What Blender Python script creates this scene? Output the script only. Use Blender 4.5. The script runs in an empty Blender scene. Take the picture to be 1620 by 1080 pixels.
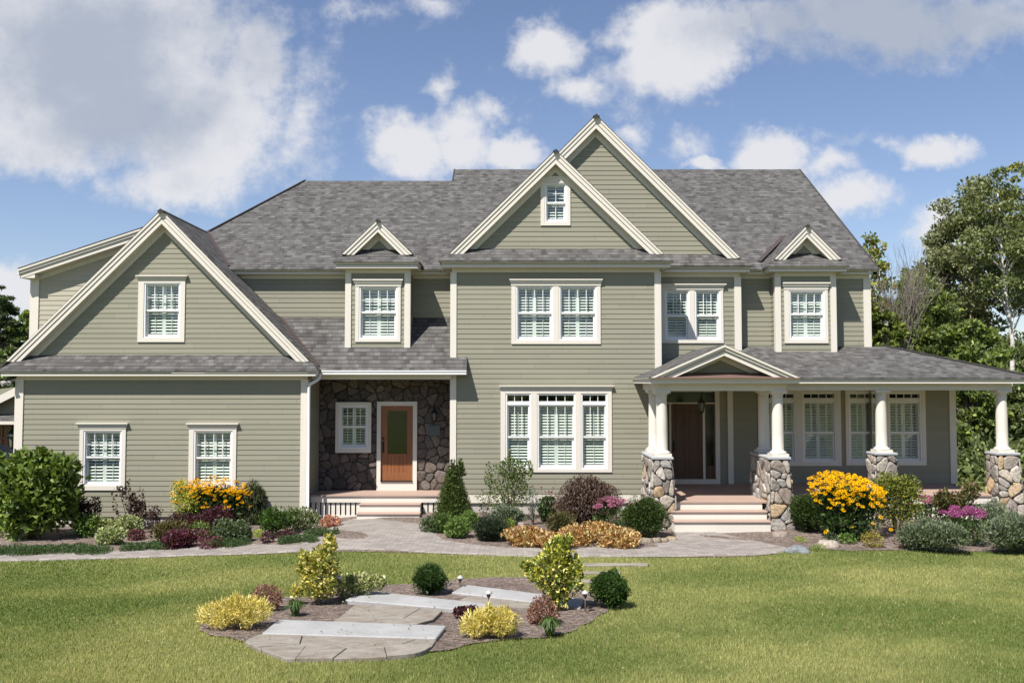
import bpy, math, random
import numpy as np
from mathutils import Vector, Matrix
R = math.radians
SC = bpy.context.scene
COL = SC.collection

# ------------------------------------------------------------------ camera, sky, sun
F = 1400.0                       # focal length in pixels of a 1620 px wide frame
T = math.atan(65 / F)            # the camera looks up by this much
E = 3.30                         # eye height above the paving by the house
def _ray(px, py):
    cx = (px - 810) / F; cy = (540 - py) / F
    return cx, math.cos(T) - cy * math.sin(T), math.sin(T) + cy * math.cos(T)
def X(px, Y, py=605):
    d = _ray(px, py); return Y * d[0] / d[1]
def Z(py, Y):
    d = _ray(810, py); return E + Y * d[2] / d[1]

cam = bpy.data.cameras.new('camera'); camo = bpy.data.objects.new('camera', cam); COL.objects.link(camo)
camo.location = (0, 0, E); camo.rotation_euler = (math.pi / 2 + T, 0, 0)
cam.sensor_width = 36; cam.lens = 36 * F / 1620; cam.clip_start = 0.1; cam.clip_end = 3000
SC.camera = camo

SUN_D = Vector((0.76, 1.0, -1.85)).normalized()
sun = bpy.data.lights.new('sun', 'SUN'); suno = bpy.data.objects.new('sun', sun); COL.objects.link(suno)
sun.energy = 5.0; sun.angle = R(0.53); sun.color = (1.0, 0.955, 0.88)
suno.rotation_euler = SUN_D.to_track_quat('-Z', 'Y').to_euler(); suno.location = (-20, -20, 40)
SC.view_settings.view_transform = 'Standard'; SC.view_settings.look = 'None'
SC.view_settings.exposure = 0.8; SC.view_settings.gamma = 1.0; SC.view_settings.use_curve_mapping = False
SC.render.engine = 'CYCLES'
SC.cycles.max_bounces = 6; SC.cycles.transparent_max_bounces = 12
SC.cycles.use_denoising = True

class NT:
    def __init__(s, tree): s.t = tree; s.n = tree.nodes; s.l = tree.links
    def node(s, ty, **kw):
        n = s.n.new(ty)
        for k, v in kw.items(): setattr(n, k, v)
        return n
    def link(s, a, b): s.l.new(a, b)
    def setin(s, sock, v):
        if isinstance(v, bpy.types.NodeSocket): s.link(v, sock)
        else: sock.default_value = v
    def math(s, op, a, b=0.0, c=None, clamp=False):
        n = s.node('ShaderNodeMath', operation=op, use_clamp=clamp)
        s.setin(n.inputs[0], a); s.setin(n.inputs[1], b)
        if c is not None: s.setin(n.inputs[2], c)
        return n.outputs[0]
    def vmath(s, op, a, b=(0, 0, 0)):
        n = s.node('ShaderNodeVectorMath', operation=op)
        s.setin(n.inputs[0], a); s.setin(n.inputs[1], b)
        return n
    def mix(s, f, a, b, mode='MIX'):
        n = s.node('ShaderNodeMix', data_type='RGBA', blend_type=mode)
        s.setin(n.inputs[0], f); s.setin(n.inputs[6], a); s.setin(n.inputs[7], b)
        return n.outputs[2]
    def noise(s, scale, detail=3, rough=0.55, vec=None, dist=0.0):
        n = s.node('ShaderNodeTexNoise'); n.inputs['Scale'].default_value = scale
        n.inputs['Detail'].default_value = detail; n.inputs['Roughness'].default_value = rough
        n.inputs['Distortion'].default_value = dist
        if vec is not None: s.link(vec, n.inputs['Vector'])
        return n
    def ramp(s, f, stops, interp='LINEAR'):
        n = s.node('ShaderNodeValToRGB'); n.color_ramp.interpolation = interp
        while len(n.color_ramp.elements) < len(stops): n.color_ramp.elements.new(0.5)
        for e, (p, c) in zip(n.color_ramp.elements, stops):
            e.position = p; e.color = (c, c, c, 1) if isinstance(c, (int, float)) else (*c, 1)
        s.link(f, n.inputs[0]); return n.outputs[0]

world = bpy.data.worlds.new('World'); SC.world = world; world.use_nodes = True
def build_world():
    g = NT(world.node_tree); g.n.clear()
    sky = g.node('ShaderNodeTexSky', sky_type='NISHITA')
    sky.sun_disc = False; sky.sun_elevation = R(55.8); sky.sun_rotation = R(217.2)
    sky.air_density = 1.0; sky.dust_density = 0.35; sky.ozone_density = 1.6; sky.altitude = 100
    tc = g.node('ShaderNodeTexCoord')
    d = tc.outputs['Generated']
    sep = g.node('ShaderNodeSeparateXYZ'); g.link(d, sep.inputs[0])
    ay = g.math('MAXIMUM', g.math('ABSOLUTE', sep.outputs[1]), 0.12)
    u = g.math('DIVIDE', sep.outputs[0], ay); v = g.math('DIVIDE', sep.outputs[2], ay)
    cmb = g.node('ShaderNodeCombineXYZ'); g.link(u, cmb.inputs[0]); g.link(v, cmb.inputs[1])
    p = cmb.outputs[0]
    w1 = g.noise(3.2, 5, 0.62, p); w2 = g.noise(17, 5, 0.65, p)
    off = g.vmath('SUBTRACT', w1.outputs['Color'], (0.5, 0.5, 0.5)).outputs[0]
    off2 = g.vmath('SUBTRACT', w2.outputs['Color'], (0.5, 0.5, 0.5)).outputs[0]
    sc1 = g.vmath('MULTIPLY', off, (0.13, 0.10, 0)).outputs[0]
    sc2 = g.vmath('MULTIPLY', off2, (0.050, 0.045, 0)).outputs[0]
    pw = g.vmath('ADD', g.vmath('ADD', p, sc1).outputs[0], sc2).outputs[0]
    def uv(px, py): dd = _ray(px, py); return dd[0] / dd[1], dd[2] / dd[1]
    def blobs(lst):
        acc = None
        for (cx, cy, rx, ry, wt) in lst:
            a, b = uv(cx, cy)
            q = g.vmath('SUBTRACT', pw, (a, b, 0)).outputs[0]
            q = g.vmath('MULTIPLY', q, (F / rx, F / ry, 0)).outputs[0]
            ln = g.node('ShaderNodeVectorMath', operation='LENGTH'); g.link(q, ln.inputs[0])
            f = g.math('MULTIPLY', g.math('SUBTRACT', 1.0, ln.outputs['Value']), wt)
            acc = f if acc is None else g.math('MAXIMUM', acc, f)
        return acc
    dens = blobs([(700, 300, 150, 40, .35), (980, 130, 110, 60, .2), (480, 200, 60, 120, .35), (120, 90, 330, 190, 1.3), (330, 200, 160, 130, 1.1), (60, 215, 200, 75, 1.0), (300, 285, 130, 50, .8), (400, 110, 70, 110, .9),
                  (640, 240, 78, 60, 1.1), (715, 225, 80, 60, .9), (815, 245, 66, 34, 1.0), (688, 165, 30, 40, .5), (770, 180, 40, 30, .5),
                  (868, 85, 66, 66, .95), (925, 155, 70, 36, .6), (1072, 75, 112, 105, 1.35), (1130, 40, 90, 60, .8), (1000, 60, 60, 50, .6),
                  (1370, 40, 230, 92, .9), (1560, 25, 120, 60, .8), (1210, 30, 90, 50, .7),
                  (1232, 250, 82, 48, 1.1), (1325, 265, 46, 26, .5), (1465, 240, 82, 34, .9), (1395, 228, 50, 16, .35), (1362, 318, 66, 36, .8),
                  (1008, 218, 32, 28, .5), (1085, 238, 50, 34, .45), (1118, 268, 46, 16, .9), (30, 460, 90, 52, .8), (1490, 372, 60, 54, 1.0),
                  (560, 20, 60, 14, .2), (690, 10, 40, 30, .25)])
    grey = blobs([(230, 60, 300, 130, 1.0), (240, 180, 170, 90, .8), (1400, 40, 290, 130, 2.2), (60, 320, 120, 60, .5)])
    fine = g.noise(26, 6, 0.68, p).outputs[0]
    med = g.noise(6.5, 6, 0.6, p).outputs[0]
    dd = g.math('ADD', dens, g.math('MULTIPLY', g.math('SUBTRACT', med, 0.5), 0.85))
    dd = g.math('ADD', dd, g.math('MULTIPLY', g.math('SUBTRACT', fine, 0.5), 0.80))
    mask = g.node('ShaderNodeMapRange', interpolation_type='SMOOTHSTEP'); g.link(dd, mask.inputs[0])
    mask.inputs[1].default_value = -0.12; mask.inputs[2].default_value = 0.58
    up = g.math('GREATER_THAN', sep.outputs[2], -0.02)
    front = g.math('GREATER_THAN', sep.outputs[1], 0.0)
    m = g.math('MULTIPLY', g.math('MULTIPLY', mask.outputs[0], 0.93), g.math('MULTIPLY', up, front))
    shn = g.noise(5.0, 6, 0.6, g.vmath('ADD', p, (0.02, 0.035, 0)).outputs[0]).outputs[0]
    gsh = g.math('ADD', g.math('ADD', g.math('MULTIPLY', grey, 0.70), g.math('MULTIPLY', dens, 0.30)), g.math('MULTIPLY', g.math('SUBTRACT', shn, 0.47), 3.0))
    gm = g.node('ShaderNodeMapRange', interpolation_type='SMOOTHSTEP'); g.link(gsh, gm.inputs[0])
    gm.inputs[1].default_value = -0.1; gm.inputs[2].default_value = 1.05
    ccol = g.mix(gm.outputs[0], (8.4, 8.4, 8.7, 1), (4.6, 5.1, 6.1, 1))
    skyc = g.mix(1.0, sky.outputs[0], (1.30, 1.26, 1.36, 1), 'MULTIPLY')
    lift = g.math('MULTIPLY', g.math('SUBTRACT', 1.0, g.math('MULTIPLY', v, 1.6), clamp=True), 0.14)
    skyc = g.mix(lift, skyc, (4.2, 5.0, 6.6, 1))
    c = g.mix(m, skyc, ccol)
    bg = g.node('ShaderNodeBackground'); g.link(c, bg.inputs[0]); bg.inputs[1].default_value = 0.056
    out = g.node('ShaderNodeOutputWorld'); g.link(bg.outputs[0], out.inputs[0])
build_world()

# ------------------------------------------------------------------ materials
MATS = {}
def mat(name, fn):
    m = bpy.data.materials.new(name); m.use_nodes = True
    g = NT(m.node_tree); g.n.clear()
    b = g.node('ShaderNodeBsdfPrincipled'); o = g.node('ShaderNodeOutputMaterial'); g.link(b.outputs[0], o.inputs[0])
    fn(g, b, o); MATS[name] = m; return m
def bump(g, b, h, dist, strength=1.0):
    n = g.node('ShaderNodeBump'); g.setin(n.inputs['Height'], h); n.inputs['Distance'].default_value = dist; n.inputs['Strength'].default_value = strength
    g.link(n.outputs[0], b.inputs['Normal'])
def gen_coords(g):
    return g.node('ShaderNodeTexCoord').outputs['Object']
def m_paint(col, rough=0.55, var=0.10, sc=1.5, bs=0.0, streak=True):
    def f(g, b, o):
        oc = gen_coords(g)
        n = g.noise(sc, 4, 0.6, oc).outputs[0]
        st = g.noise(1.0, 4, 0.6, g.vmath('MULTIPLY', oc, (9, 9, 0.7) if streak else (3, 3, 3)).outputs[0]).outputs[0]
        s = g.math('ADD', g.math('MULTIPLY', g.math('SUBTRACT', n, 0.5), var), g.math('MULTIPLY', g.math('SUBTRACT', st, 0.5), var * 0.8))
        k = g.math('ADD', s, 1.0)
        cc = g.node('ShaderNodeCombineXYZ'); [g.link(k, cc.inputs[i]) for i in range(3)]
        c = g.mix(1.0, (*col, 1), cc.outputs[0], 'MULTIPLY')
        g.link(c, b.inputs['Base Color']); b.inputs['Roughness'].default_value = rough
        b.inputs['Specular IOR Level'].default_value = 0.35
        if bs: bump(g, b, g.noise(60, 3, 0.6, oc).outputs[0], bs, 0.6)
    return f
def m_siding(g, b, o, base=(0.229, 0.220, 0.168, 1)):
    oc = gen_coords(g)
    sep = g.node('ShaderNodeSeparateXYZ'); g.link(oc, sep.inputs[0])
    row = g.math('FLOOR', g.math('DIVIDE', sep.outputs[2], 0.1262))
    joint = g.math('FLOOR', g.math('DIVIDE', g.math('ADD', sep.outputs[0], g.math('MULTIPLY', row, 1.37)), 3.1))
    cb = g.node('ShaderNodeCombineXYZ'); g.link(row, cb.inputs[0]); g.link(joint, cb.inputs[1])
    wn = g.node('ShaderNodeTexWhiteNoise'); g.link(cb.outputs[0], wn.inputs[0])
    n = g.noise(0.6, 4, 0.6, oc).outputs[0]
    gr = g.noise(1.0, 4, 0.65, g.vmath('MULTIPLY', oc, (2.5, 2.5, 55)).outputs[0]).outputs[0]
    k = g.math('ADD', 0.89, g.math('ADD', g.math('MULTIPLY', wn.outputs[0], 0.085), g.math('ADD', g.math('MULTIPLY', n, 0.14), g.math('MULTIPLY', gr, 0.07))))
    cc = g.node('ShaderNodeCombineXYZ'); [g.link(k, cc.inputs[i]) for i in range(3)]
    c = g.mix(1.0, base, cc.outputs[0], 'MULTIPLY')
    jf = g.math('FRACT', g.math('DIVIDE', g.math('ADD', sep.outputs[0], g.math('MULTIPLY', row, 1.37)), 3.1)); jl = g.math('LESS_THAN', jf, 0.0022)
    c = g.mix(g.math('MULTIPLY', jl, 0.55), c, (0.05, 0.05, 0.04, 1))
    g.link(c, b.inputs['Base Color']); b.inputs['Roughness'].default_value = 0.6; b.inputs['Specular IOR Level'].default_value = 0.3
    bump(g, b, gr, 0.004, 0.4)
mat('siding', m_siding)
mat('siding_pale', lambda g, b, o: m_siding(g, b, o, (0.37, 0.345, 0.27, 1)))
mat('trim', m_paint((0.61, 0.57, 0.505), 0.5, 0.09))
mat('white', m_paint((0.68, 0.68, 0.68), 0.4, 0.03))
mat('shutter_paint', m_paint((0.72, 0.74, 0.70), 0.45, 0.04))
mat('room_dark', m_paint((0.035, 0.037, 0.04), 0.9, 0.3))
mat('flashing', m_paint((0.060, 0.044, 0.042), 0.45, 0.2))
mat('shelf_metal', m_paint((0.135, 0.085, 0.072), 0.45, 0.15))
mat('deck', m_paint((0.34, 0.245, 0.200), 0.6, 0.12))
mat('concrete', m_paint((0.38, 0.36, 0.335), 0.85, 0.18, 3, 0.003, False))
mat('caprock', m_paint((0.32, 0.33, 0.34), 0.8, 0.16, 6, 0.004, False))
mat('mortar', m_paint((0.050, 0.043, 0.037), 0.95, 0.3, 5, 0.006, False))
mat('cap_shingle', m_paint((0.040, 0.038, 0.038), 0.95, 0.4, 20))
mat('black_metal', m_paint((0.012, 0.012, 0.012), 0.4, 0.2))
mat('bronze', m_paint((0.10, 0.075, 0.06), 0.4, 0.2))
mat('cap_metal', m_paint((0.42, 0.40, 0.40), 0.35, 0.1))
mat('car_paint', m_paint((0.01, 0.013, 0.022), 0.15, 0.1))
mat('rubber', m_paint((0.02, 0.02, 0.02), 0.8, 0.2))
mat('lamp_glass', m_paint((0.16, 0.16, 0.14), 0.2, 0.1))
mat('slate', m_paint((0.085, 0.098, 0.098), 0.6, 0.3, 8, 0.003, False))

def m_glass(g, b, o):
    g.n.remove(b)
    lw = g.node('ShaderNodeLayerWeight'); lw.inputs[0].default_value = 0.5
    f = g.math('ADD', g.math('MULTIPLY', g.math('POWER', lw.outputs['Facing'], 4.0), 0.8), 0.085, clamp=True)
    tr = g.node('ShaderNodeBsdfTransparent'); tr.inputs[0].default_value = (0.90, 0.95, 0.92, 1)
    gl = g.node('ShaderNodeBsdfGlossy'); gl.inputs['Roughness'].default_value = 0.02
    bp = g.node('ShaderNodeBump'); bp.inputs['Distance'].default_value = 0.02; bp.inputs['Strength'].default_value = 0.35; g.link(g.noise(1.7, 2, 0.5, gen_coords(g)).outputs[0], bp.inputs['Height']); g.link(bp.outputs[0], gl.inputs['Normal'])
    mx = g.node('ShaderNodeMixShader'); g.link(f, mx.inputs[0]); g.link(tr.outputs[0], mx.inputs[1]); g.link(gl.outputs[0], mx.inputs[2])
    g.link(mx.outputs[0], o.inputs[0])
mat('glass', m_glass)
def m_doorglass(g, b, o):
    b.inputs['Base Color'].default_value = (0.012, 0.02, 0.01, 1); b.inputs['Roughness'].default_value = 0.06
    b.inputs['Specular IOR Level'].default_value = 0.8
    w = g.noise(24, 2, 0.5, gen_coords(g)).outputs[0]; bump(g, b, w, 0.004, 0.6)
mat('door_glass', m_doorglass)
def m_wood(c1, c2, rough=0.4):
    def f(g, b, o):
        oc = gen_coords(g)
        n = g.noise(2.5, 5, 0.6, g.vmath('MULTIPLY', oc, (14, 14, 0.9)).outputs[0], 0.6).outputs[0]
        c = g.mix(g.ramp(n, [(0.3, 0.0), (0.7, 1.0)]), (*c1, 1), (*c2, 1))
        g.link(c, b.inputs['Base Color']); b.inputs['Roughness'].default_value = rough
    return f
mat('wood_door', m_wood((0.17, 0.060, 0.024), (0.28, 0.105, 0.040)))
mat('dark_wood', m_wood((0.062, 0.029, 0.015), (0.105, 0.050, 0.026), 0.5))

def m_shingle(g, b, o):
    uvn = g.node('ShaderNodeUVMap'); uv = uvn.outputs[0]
    wob = g.noise(1.3, 3, 0.5, uv)
    uvd = g.vmath('ADD', uv, g.vmath('MULTIPLY', g.vmath('SUBTRACT', wob.outputs['Color'], (0.5, 0.5, 0.5)).outputs[0], (0.03, 0.004, 0)).outputs[0]).outputs[0]
    def br(w, h, off, sq, vec):
        n = g.node('ShaderNodeTexBrick'); g.link(vec, n.inputs['Vector'])
        n.inputs['Color1'].default_value = (0, 0, 0, 1); n.inputs['Color2'].default_value = (1, 1, 1, 1)
        n.inputs['Mortar'].default_value = (0.5, 0.5, 0.5, 1)
        n.inputs['Scale'].default_value = 1.0; n.inputs['Mortar Size'].default_value = 0.0
        n.inputs['Brick Width'].default_value = w; n.inputs['Row Height'].default_value = h
        n.offset = off; n.squash = sq; n.squash_frequency = 3; n.offset_frequency = 2
        return n.outputs[0]
    h = 0.143
    b1 = br(0.19, h, 0.37, 0.7, uvd)
    b2 = br(0.13, h, 0.61, 1.3, g.vmath('ADD', uvd, (0.077, 0, 0)).outputs[0])
    v = g.math('ADD', g.math('MULTIPLY', b1, 0.55), g.math('MULTIPLY', b2, 0.45))
    big = g.noise(0.5, 4, 0.6, uv).outputs[0]
    grit = g.noise(90, 3, 0.7, uv).outputs[0]
    v = g.math('ADD', v, g.math('MULTIPLY', g.math('SUBTRACT', big, 0.5), 0.16))
    v = g.math('ADD', v, g.math('MULTIPLY', g.math('SUBTRACT', grit, 0.5), 0.5))
    c = g.ramp(v, [(0.05, (0.050, 0.048, 0.046)), (0.35, (0.076, 0.073, 0.071)), (0.65, (0.098, 0.095, 0.092)), (0.95, (0.132, 0.129, 0.126))])
    sep = g.node('ShaderNodeSeparateXYZ'); g.link(uvd, sep.inputs[0])
    fr = g.math('FRACT', g.math('DIVIDE', sep.outputs[1], h))
    # laminated tabs: thicker butt edges; modelled as relief
    tab = g.math('GREATER_THAN', b2, 0.5)
    hgt = g.math('ADD', g.math('SUBTRACT', 1.0, fr), g.math('MULTIPLY', tab, 0.45))
    butt = g.ramp(fr, [(0.0, 0.35), (0.12, 0.5), (0.20, 1.0), (1.0, 1.0)])
    c = g.mix(1.0, c, butt, 'MULTIPLY')
    g.link(c, b.inputs['Base Color']); b.inputs['Roughness'].default_value = 0.95; b.inputs['Specular IOR Level'].default_value = 0.15
    bump(g, b, hgt, 0.012, 0.8)
mat('shingle', m_shingle)

def m_vcol(rough=0.8, trans=0.0, spec=0.2, nz=0.12, ns=8.0, bs=0.0):
    def f(g, b, o):
        at = g.node('ShaderNodeAttribute'); at.attribute_name = 'Col'
        c = at.outputs['Color']
        if nz:
            n = g.noise(ns, 4, 0.6, gen_coords(g)).outputs[0]
            k = g.math('ADD', 1.0, g.math('MULTIPLY', g.math('SUBTRACT', n, 0.5), nz * 2))
            cc = g.node('ShaderNodeCombineXYZ'); [g.link(k, cc.inputs[i]) for i in range(3)]
            c = g.mix(1.0, c, cc.outputs[0], 'MULTIPLY')
            if bs: bump(g, b, n, bs, 1.0)
        g.link(c, b.inputs['Base Color']); b.inputs['Roughness'].default_value = rough; b.inputs['Specular IOR Level'].default_value = spec
        if trans:
            t = g.node('ShaderNodeBsdfTranslucent'); g.link(g.mix(1.0, c, (1.15, 1.2, 0.6, 1), 'MULTIPLY'), t.inputs[0])
            mx = g.node('ShaderNodeMixShader'); mx.inputs[0].default_value = trans
            g.link(b.outputs[0], mx.inputs[1]); g.link(t.outputs[0], mx.inputs[2]); g.link(mx.outputs[0], o.inputs[0])
    return f
mat('leaf', m_vcol(0.55, 0.34, 0.35, 0.0))
mat('grass_blade', m_vcol(0.65, 0.40, 0.25, 0.0))
mat('flower', m_vcol(0.8, 0.12, 0.05, 0.0))
mat('stone', m_vcol(0.9, 0, 0.15, 0.85, 16, 0.03))
mat('bark', m_paint((0.16, 0.125, 0.10), 0.95, 0.5, 6, 0.01, True))
def m_birch(g, b, o):
    oc = gen_coords(g)
    n = g.noise(2.2, 4, 0.7, g.vmath('MULTIPLY', oc, (1.5, 1.5, 4)).outputs[0]).outputs[0]
    g.link(g.ramp(n, [(0.30, (0.10, 0.08, 0.07)), (0.44, (0.50, 0.46, 0.43)), (0.7, (0.68, 0.65, 0.62))]), b.inputs['Base Color']); b.inputs['Roughness'].default_value = 0.8
mat('birch', m_birch)
mat('greybark', m_paint((0.20, 0.17, 0.145), 0.95, 0.4, 6, 0.005, True))

def m_lawn(g, b, o):
    oc = gen_coords(g)
    n1 = g.noise(0.35, 4, 0.6, oc).outputs[0]; n2 = g.noise(5, 5, 0.7, oc).outputs[0]; n3 = g.noise(70, 3, 0.7, oc).outputs[0]
    v = g.math('ADD', g.math('MULTIPLY', n1, 0.5), g.math('ADD', g.math('MULTIPLY', n2, 0.3), g.math('MULTIPLY', n3, 0.25)))
    g.link(g.ramp(v, [(0.35, (0.085, 0.108, 0.028)), (0.55, (0.16, 0.175, 0.055)), (0.72, (0.25, 0.22, 0.10))]), b.inputs['Base Color'])
    b.inputs['Roughness'].default_value = 0.95; b.inputs['Specular IOR Level'].default_value = 0.1
    bump(g, b, n3, 0.03, 0.8)
mat('lawn', m_lawn)
def m_mulch(g, b, o):
    oc = gen_coords(g)
    vo = g.node('ShaderNodeTexVoronoi'); vo.inputs['Scale'].default_value = 26
    g.link(g.vmath('MULTIPLY', oc, (1, 1.7, 1)).outputs[0], vo.inputs['Vector'])
    n1 = g.noise(1.4, 4, 0.6, oc).outputs[0]; n3 = g.noise(60, 4, 0.7, oc).outputs[0]
    sp = g.node('ShaderNodeSeparateXYZ'); g.link(vo.outputs['Color'], sp.inputs[0])
    v = g.math('ADD', g.math('MULTIPLY', sp.outputs[0], 0.5), g.math('ADD', g.math('MULTIPLY', n1, 0.35), g.math('MULTIPLY', n3, 0.3)))
    g.link(g.ramp(v, [(0.25, (0.055, 0.037, 0.030)), (0.52, (0.135, 0.097, 0.078)), (0.75, (0.27, 0.21, 0.175)), (0.95, (0.45, 0.38, 0.33))]), b.inputs['Base Color'])
    b.inputs['Roughness'].default_value = 0.95; bump(g, b, g.math('ADD', vo.outputs['Distance'], n3), 0.03, 1.0)
mat('mulch', m_mulch)
def m_paver(g, b, o):
    oc = gen_coords(g)
    n = g.node('ShaderNodeTexBrick'); g.link(g.vmath('ADD', oc, g.vmath('MULTIPLY', g.noise(3, 2, 0.5, oc).outputs['Color'], (0.015, 0.015, 0)).outputs[0]).outputs[0], n.inputs['Vector'])
    n.inputs['Color1'].default_value = (0.178, 0.158, 0.143, 1); n.inputs['Color2'].default_value = (0.262, 0.236, 0.215, 1)
    n.inputs['Mortar'].default_value = (0.15, 0.13, 0.115, 1); n.inputs['Scale'].default_value = 1
    n.inputs['Mortar Size'].default_value = 0.006; n.inputs['Brick Width'].default_value = 0.21; n.inputs['Row Height'].default_value = 0.115
    big = g.noise(0.9, 4, 0.6, oc).outputs[0]; sm = g.noise(45, 4, 0.7, oc).outputs[0]
    k = g.math('ADD', 0.62, g.math('ADD', g.math('MULTIPLY', big, 0.38), g.math('MULTIPLY', sm, 0.42)))
    cc = g.node('ShaderNodeCombineXYZ'); [g.link(k, cc.inputs[i]) for i in range(3)]
    g.link(g.mix(1.0, n.outputs[0], cc.outputs[0], 'MULTIPLY'), b.inputs['Base Color']); b.inputs['Roughness'].default_value = 0.9
    bump(g, b, g.math('ADD', n.outputs[1], g.math('MULTIPLY', sm, -0.5)), -0.006, 0.8)
mat('paver', m_paver)
def m_granite(g, b, o):
    oc = gen_coords(g)
    a = g.noise(110, 4, 0.8, oc).outputs[0]; c = g.noise(2.2, 5, 0.65, oc).outputs[0]
    v = g.math('ADD', g.math('MULTIPLY', a, 0.65), g.math('MULTIPLY', c, 0.35))
    g.link(g.ramp(v, [(0.32, (0.16, 0.16, 0.16)), (0.5, (0.285, 0.283, 0.28)), (0.68, (0.40, 0.398, 0.395))]), b.inputs['Base Color'])
    b.inputs['Roughness'].default_value = 0.85; bump(g, b, a, 0.006, 0.7)
mat('granite', m_granite)
def m_blue(g, b, o):
    oc = gen_coords(g)
    a = g.noise(2.1, 6, 0.7, g.vmath('MULTIPLY', oc, (1, 2.0, 1)).outputs[0], 1.2).outputs[0]; c = g.noise(40, 4, 0.7, oc).outputs[0]
    v = g.math('ADD', g.math('MULTIPLY', a, 0.75), g.math('MULTIPLY', c, 0.25))
    g.link(g.ramp(v, [(0.32, (0.11, 0.088, 0.068)), (0.45, (0.185, 0.158, 0.128)), (0.57, (0.235, 0.215, 0.185)), (0.72, (0.31, 0.295, 0.27))]), b.inputs['Base Color'])
    b.inputs['Roughness'].default_value = 0.85; bump(g, b, a, 0.01, 0.6)
mat('flagstone', m_blue)

# ------------------------------------------------------------------ mesh helpers
class MB:
    def __init__(s): s.v = []; s.f = []; s.uv = None; s.c = None
    def add(s, vs, fs):
        o = len(s.v); s.v += [tuple(v) for v in vs]; s.f += [tuple(i + o for i in f) for f in fs]; return s
    def box(s, x0, x1, y0, y1, z0, z1):
        if x0 > x1: x0, x1 = x1, x0
        if y0 > y1: y0, y1 = y1, y0
        if z0 > z1: z0, z1 = z1, z0
        return s.add([(x0, y0, z0), (x1, y0, z0), (x1, y1, z0), (x0, y1, z0), (x0, y0, z1), (x1, y0, z1), (x1, y1, z1), (x0, y1, z1)],
                     [(0, 3, 2, 1), (4, 5, 6, 7), (0, 1, 5, 4), (1, 2, 6, 5), (2, 3, 7, 6), (3, 0, 4, 7)])
    def prism(s, pts, y0, y1):      # XZ outline swept along Y
        n = len(pts)
        s.add([(x, y0, z) for x, z in pts] + [(x, y1, z) for x, z in pts],
              [tuple(range(n)), tuple(range(2 * n - 1, n - 1, -1))] + [(i, i + n, (i + 1) % n + n, (i + 1) % n) for i in range(n)])
        return s
    def slab(s, pts, th):           # 3D polygon thickened downwards
        n = len(pts)
        s.add(list(pts) + [(x, y, z - th) for x, y, z in pts],
              [tuple(range(n)), tuple(range(2 * n - 1, n - 1, -1))] + [(i, i + n, (i + 1) % n + n, (i + 1) % n) for i in range(n)])
        return s
    def tube(s, pts, rad, seg=8, cap=True):
        pts = [Vector(p) for p in pts]
        if isinstance(rad, (int, float)): rad = [rad] * len(pts)
        o = len(s.v); a = None
        for i, p in enumerate(pts):
            t = (pts[min(i + 1, len(pts) - 1)] - pts[max(i - 1, 0)]).normalized()
            if a is None: a = t.orthogonal().normalized()
            a = (a - t * a.dot(t)).normalized(); b_ = t.cross(a)
            for k in range(seg):
                th = 2 * math.pi * k / seg
                s.v.append(tuple(p + (a * math.cos(th) + b_ * math.sin(th)) * rad[i]))
        for i in range(len(pts) - 1):
            for k in range(seg):
                q = o + i * seg; s.f.append((q + k, q + (k + 1) % seg, q + seg + (k + 1) % seg, q + seg + k))
        if cap:
            s.f.append(tuple(o + k for k in range(seg))[::-1]); q = o + (len(pts) - 1) * seg; s.f.append(tuple(q + k for k in range(seg)))
        return s
    def lathe(s, prof, cx, cy, seg=20):
        o = len(s.v)
        for r, z in prof:
            for k in range(seg):
                th = 2 * math.pi * k / seg; s.v.append((cx + r * math.cos(th), cy + r * math.sin(th), z))
        for i in range(len(prof) - 1):
            for k in range(seg):
                q = o + i * seg; s.f.append((q + k, q + (k + 1) % seg, q + seg + (k + 1) % seg, q + seg + k))
        s.f.append(tuple(o + k for k in range(seg))[::-1]); q = o + (len(prof) - 1) * seg; s.f.append(tuple(q + k for k in range(seg)))
        return s

def link_mesh(name, me, m, parent=None, smooth=False):
    me.materials.append(MATS[m]); o = bpy.data.objects.new(name, me); COL.objects.link(o)
    if smooth: me.shade_smooth()
    if parent is not None:
        o.parent = parent
        if parent.type == 'EMPTY' and parent.get('abs'): o.matrix_parent_inverse = Matrix.Translation(-Vector(parent.location))
    return o
def obj(name, mb, m, parent=None, smooth=False, bevel=0.0):
    me = bpy.data.meshes.new(name); me.from_pydata(mb.v, [], mb.f)
    if mb.c is not None:
        a = me.color_attributes.new('Col', 'FLOAT_COLOR', 'POINT'); a.data.foreach_set('color', np.array(mb.c, dtype=np.float32).ravel())
    me.update()
    o = link_mesh(name, me, m, parent, smooth)
    if bevel:
        md = o.modifiers.new('bevel', 'BEVEL'); md.width = bevel; md.segments = 1; md.limit_method = 'ANGLE'
    return o
def np_obj(name, V, Fq, C, m, parent=None, loc=None):
    me = bpy.data.meshes.new(name); nv = len(V); nf, k = Fq.shape
    me.vertices.add(nv); me.vertices.foreach_set('co', V.astype(np.float32).ravel())
    me.loops.add(nf * k); me.loops.foreach_set('vertex_index', Fq.astype(np.int32).ravel())
    me.polygons.add(nf); me.polygons.foreach_set('loop_start', (np.arange(nf) * k).astype(np.int32))
    me.polygons.foreach_set('loop_total', np.full(nf, k, dtype=np.int32))
    if C is not None:
        a = me.color_attributes.new('Col', 'FLOAT_COLOR', 'POINT')
        a.data.foreach_set('color', np.concatenate([C, np.ones((nv, 1))], 1).astype(np.float32).ravel())
    me.update(calc_edges=True); me.validate()
    o = link_mesh(name, me, m, parent)
    if loc is not None: o.location = loc
    return o
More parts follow.
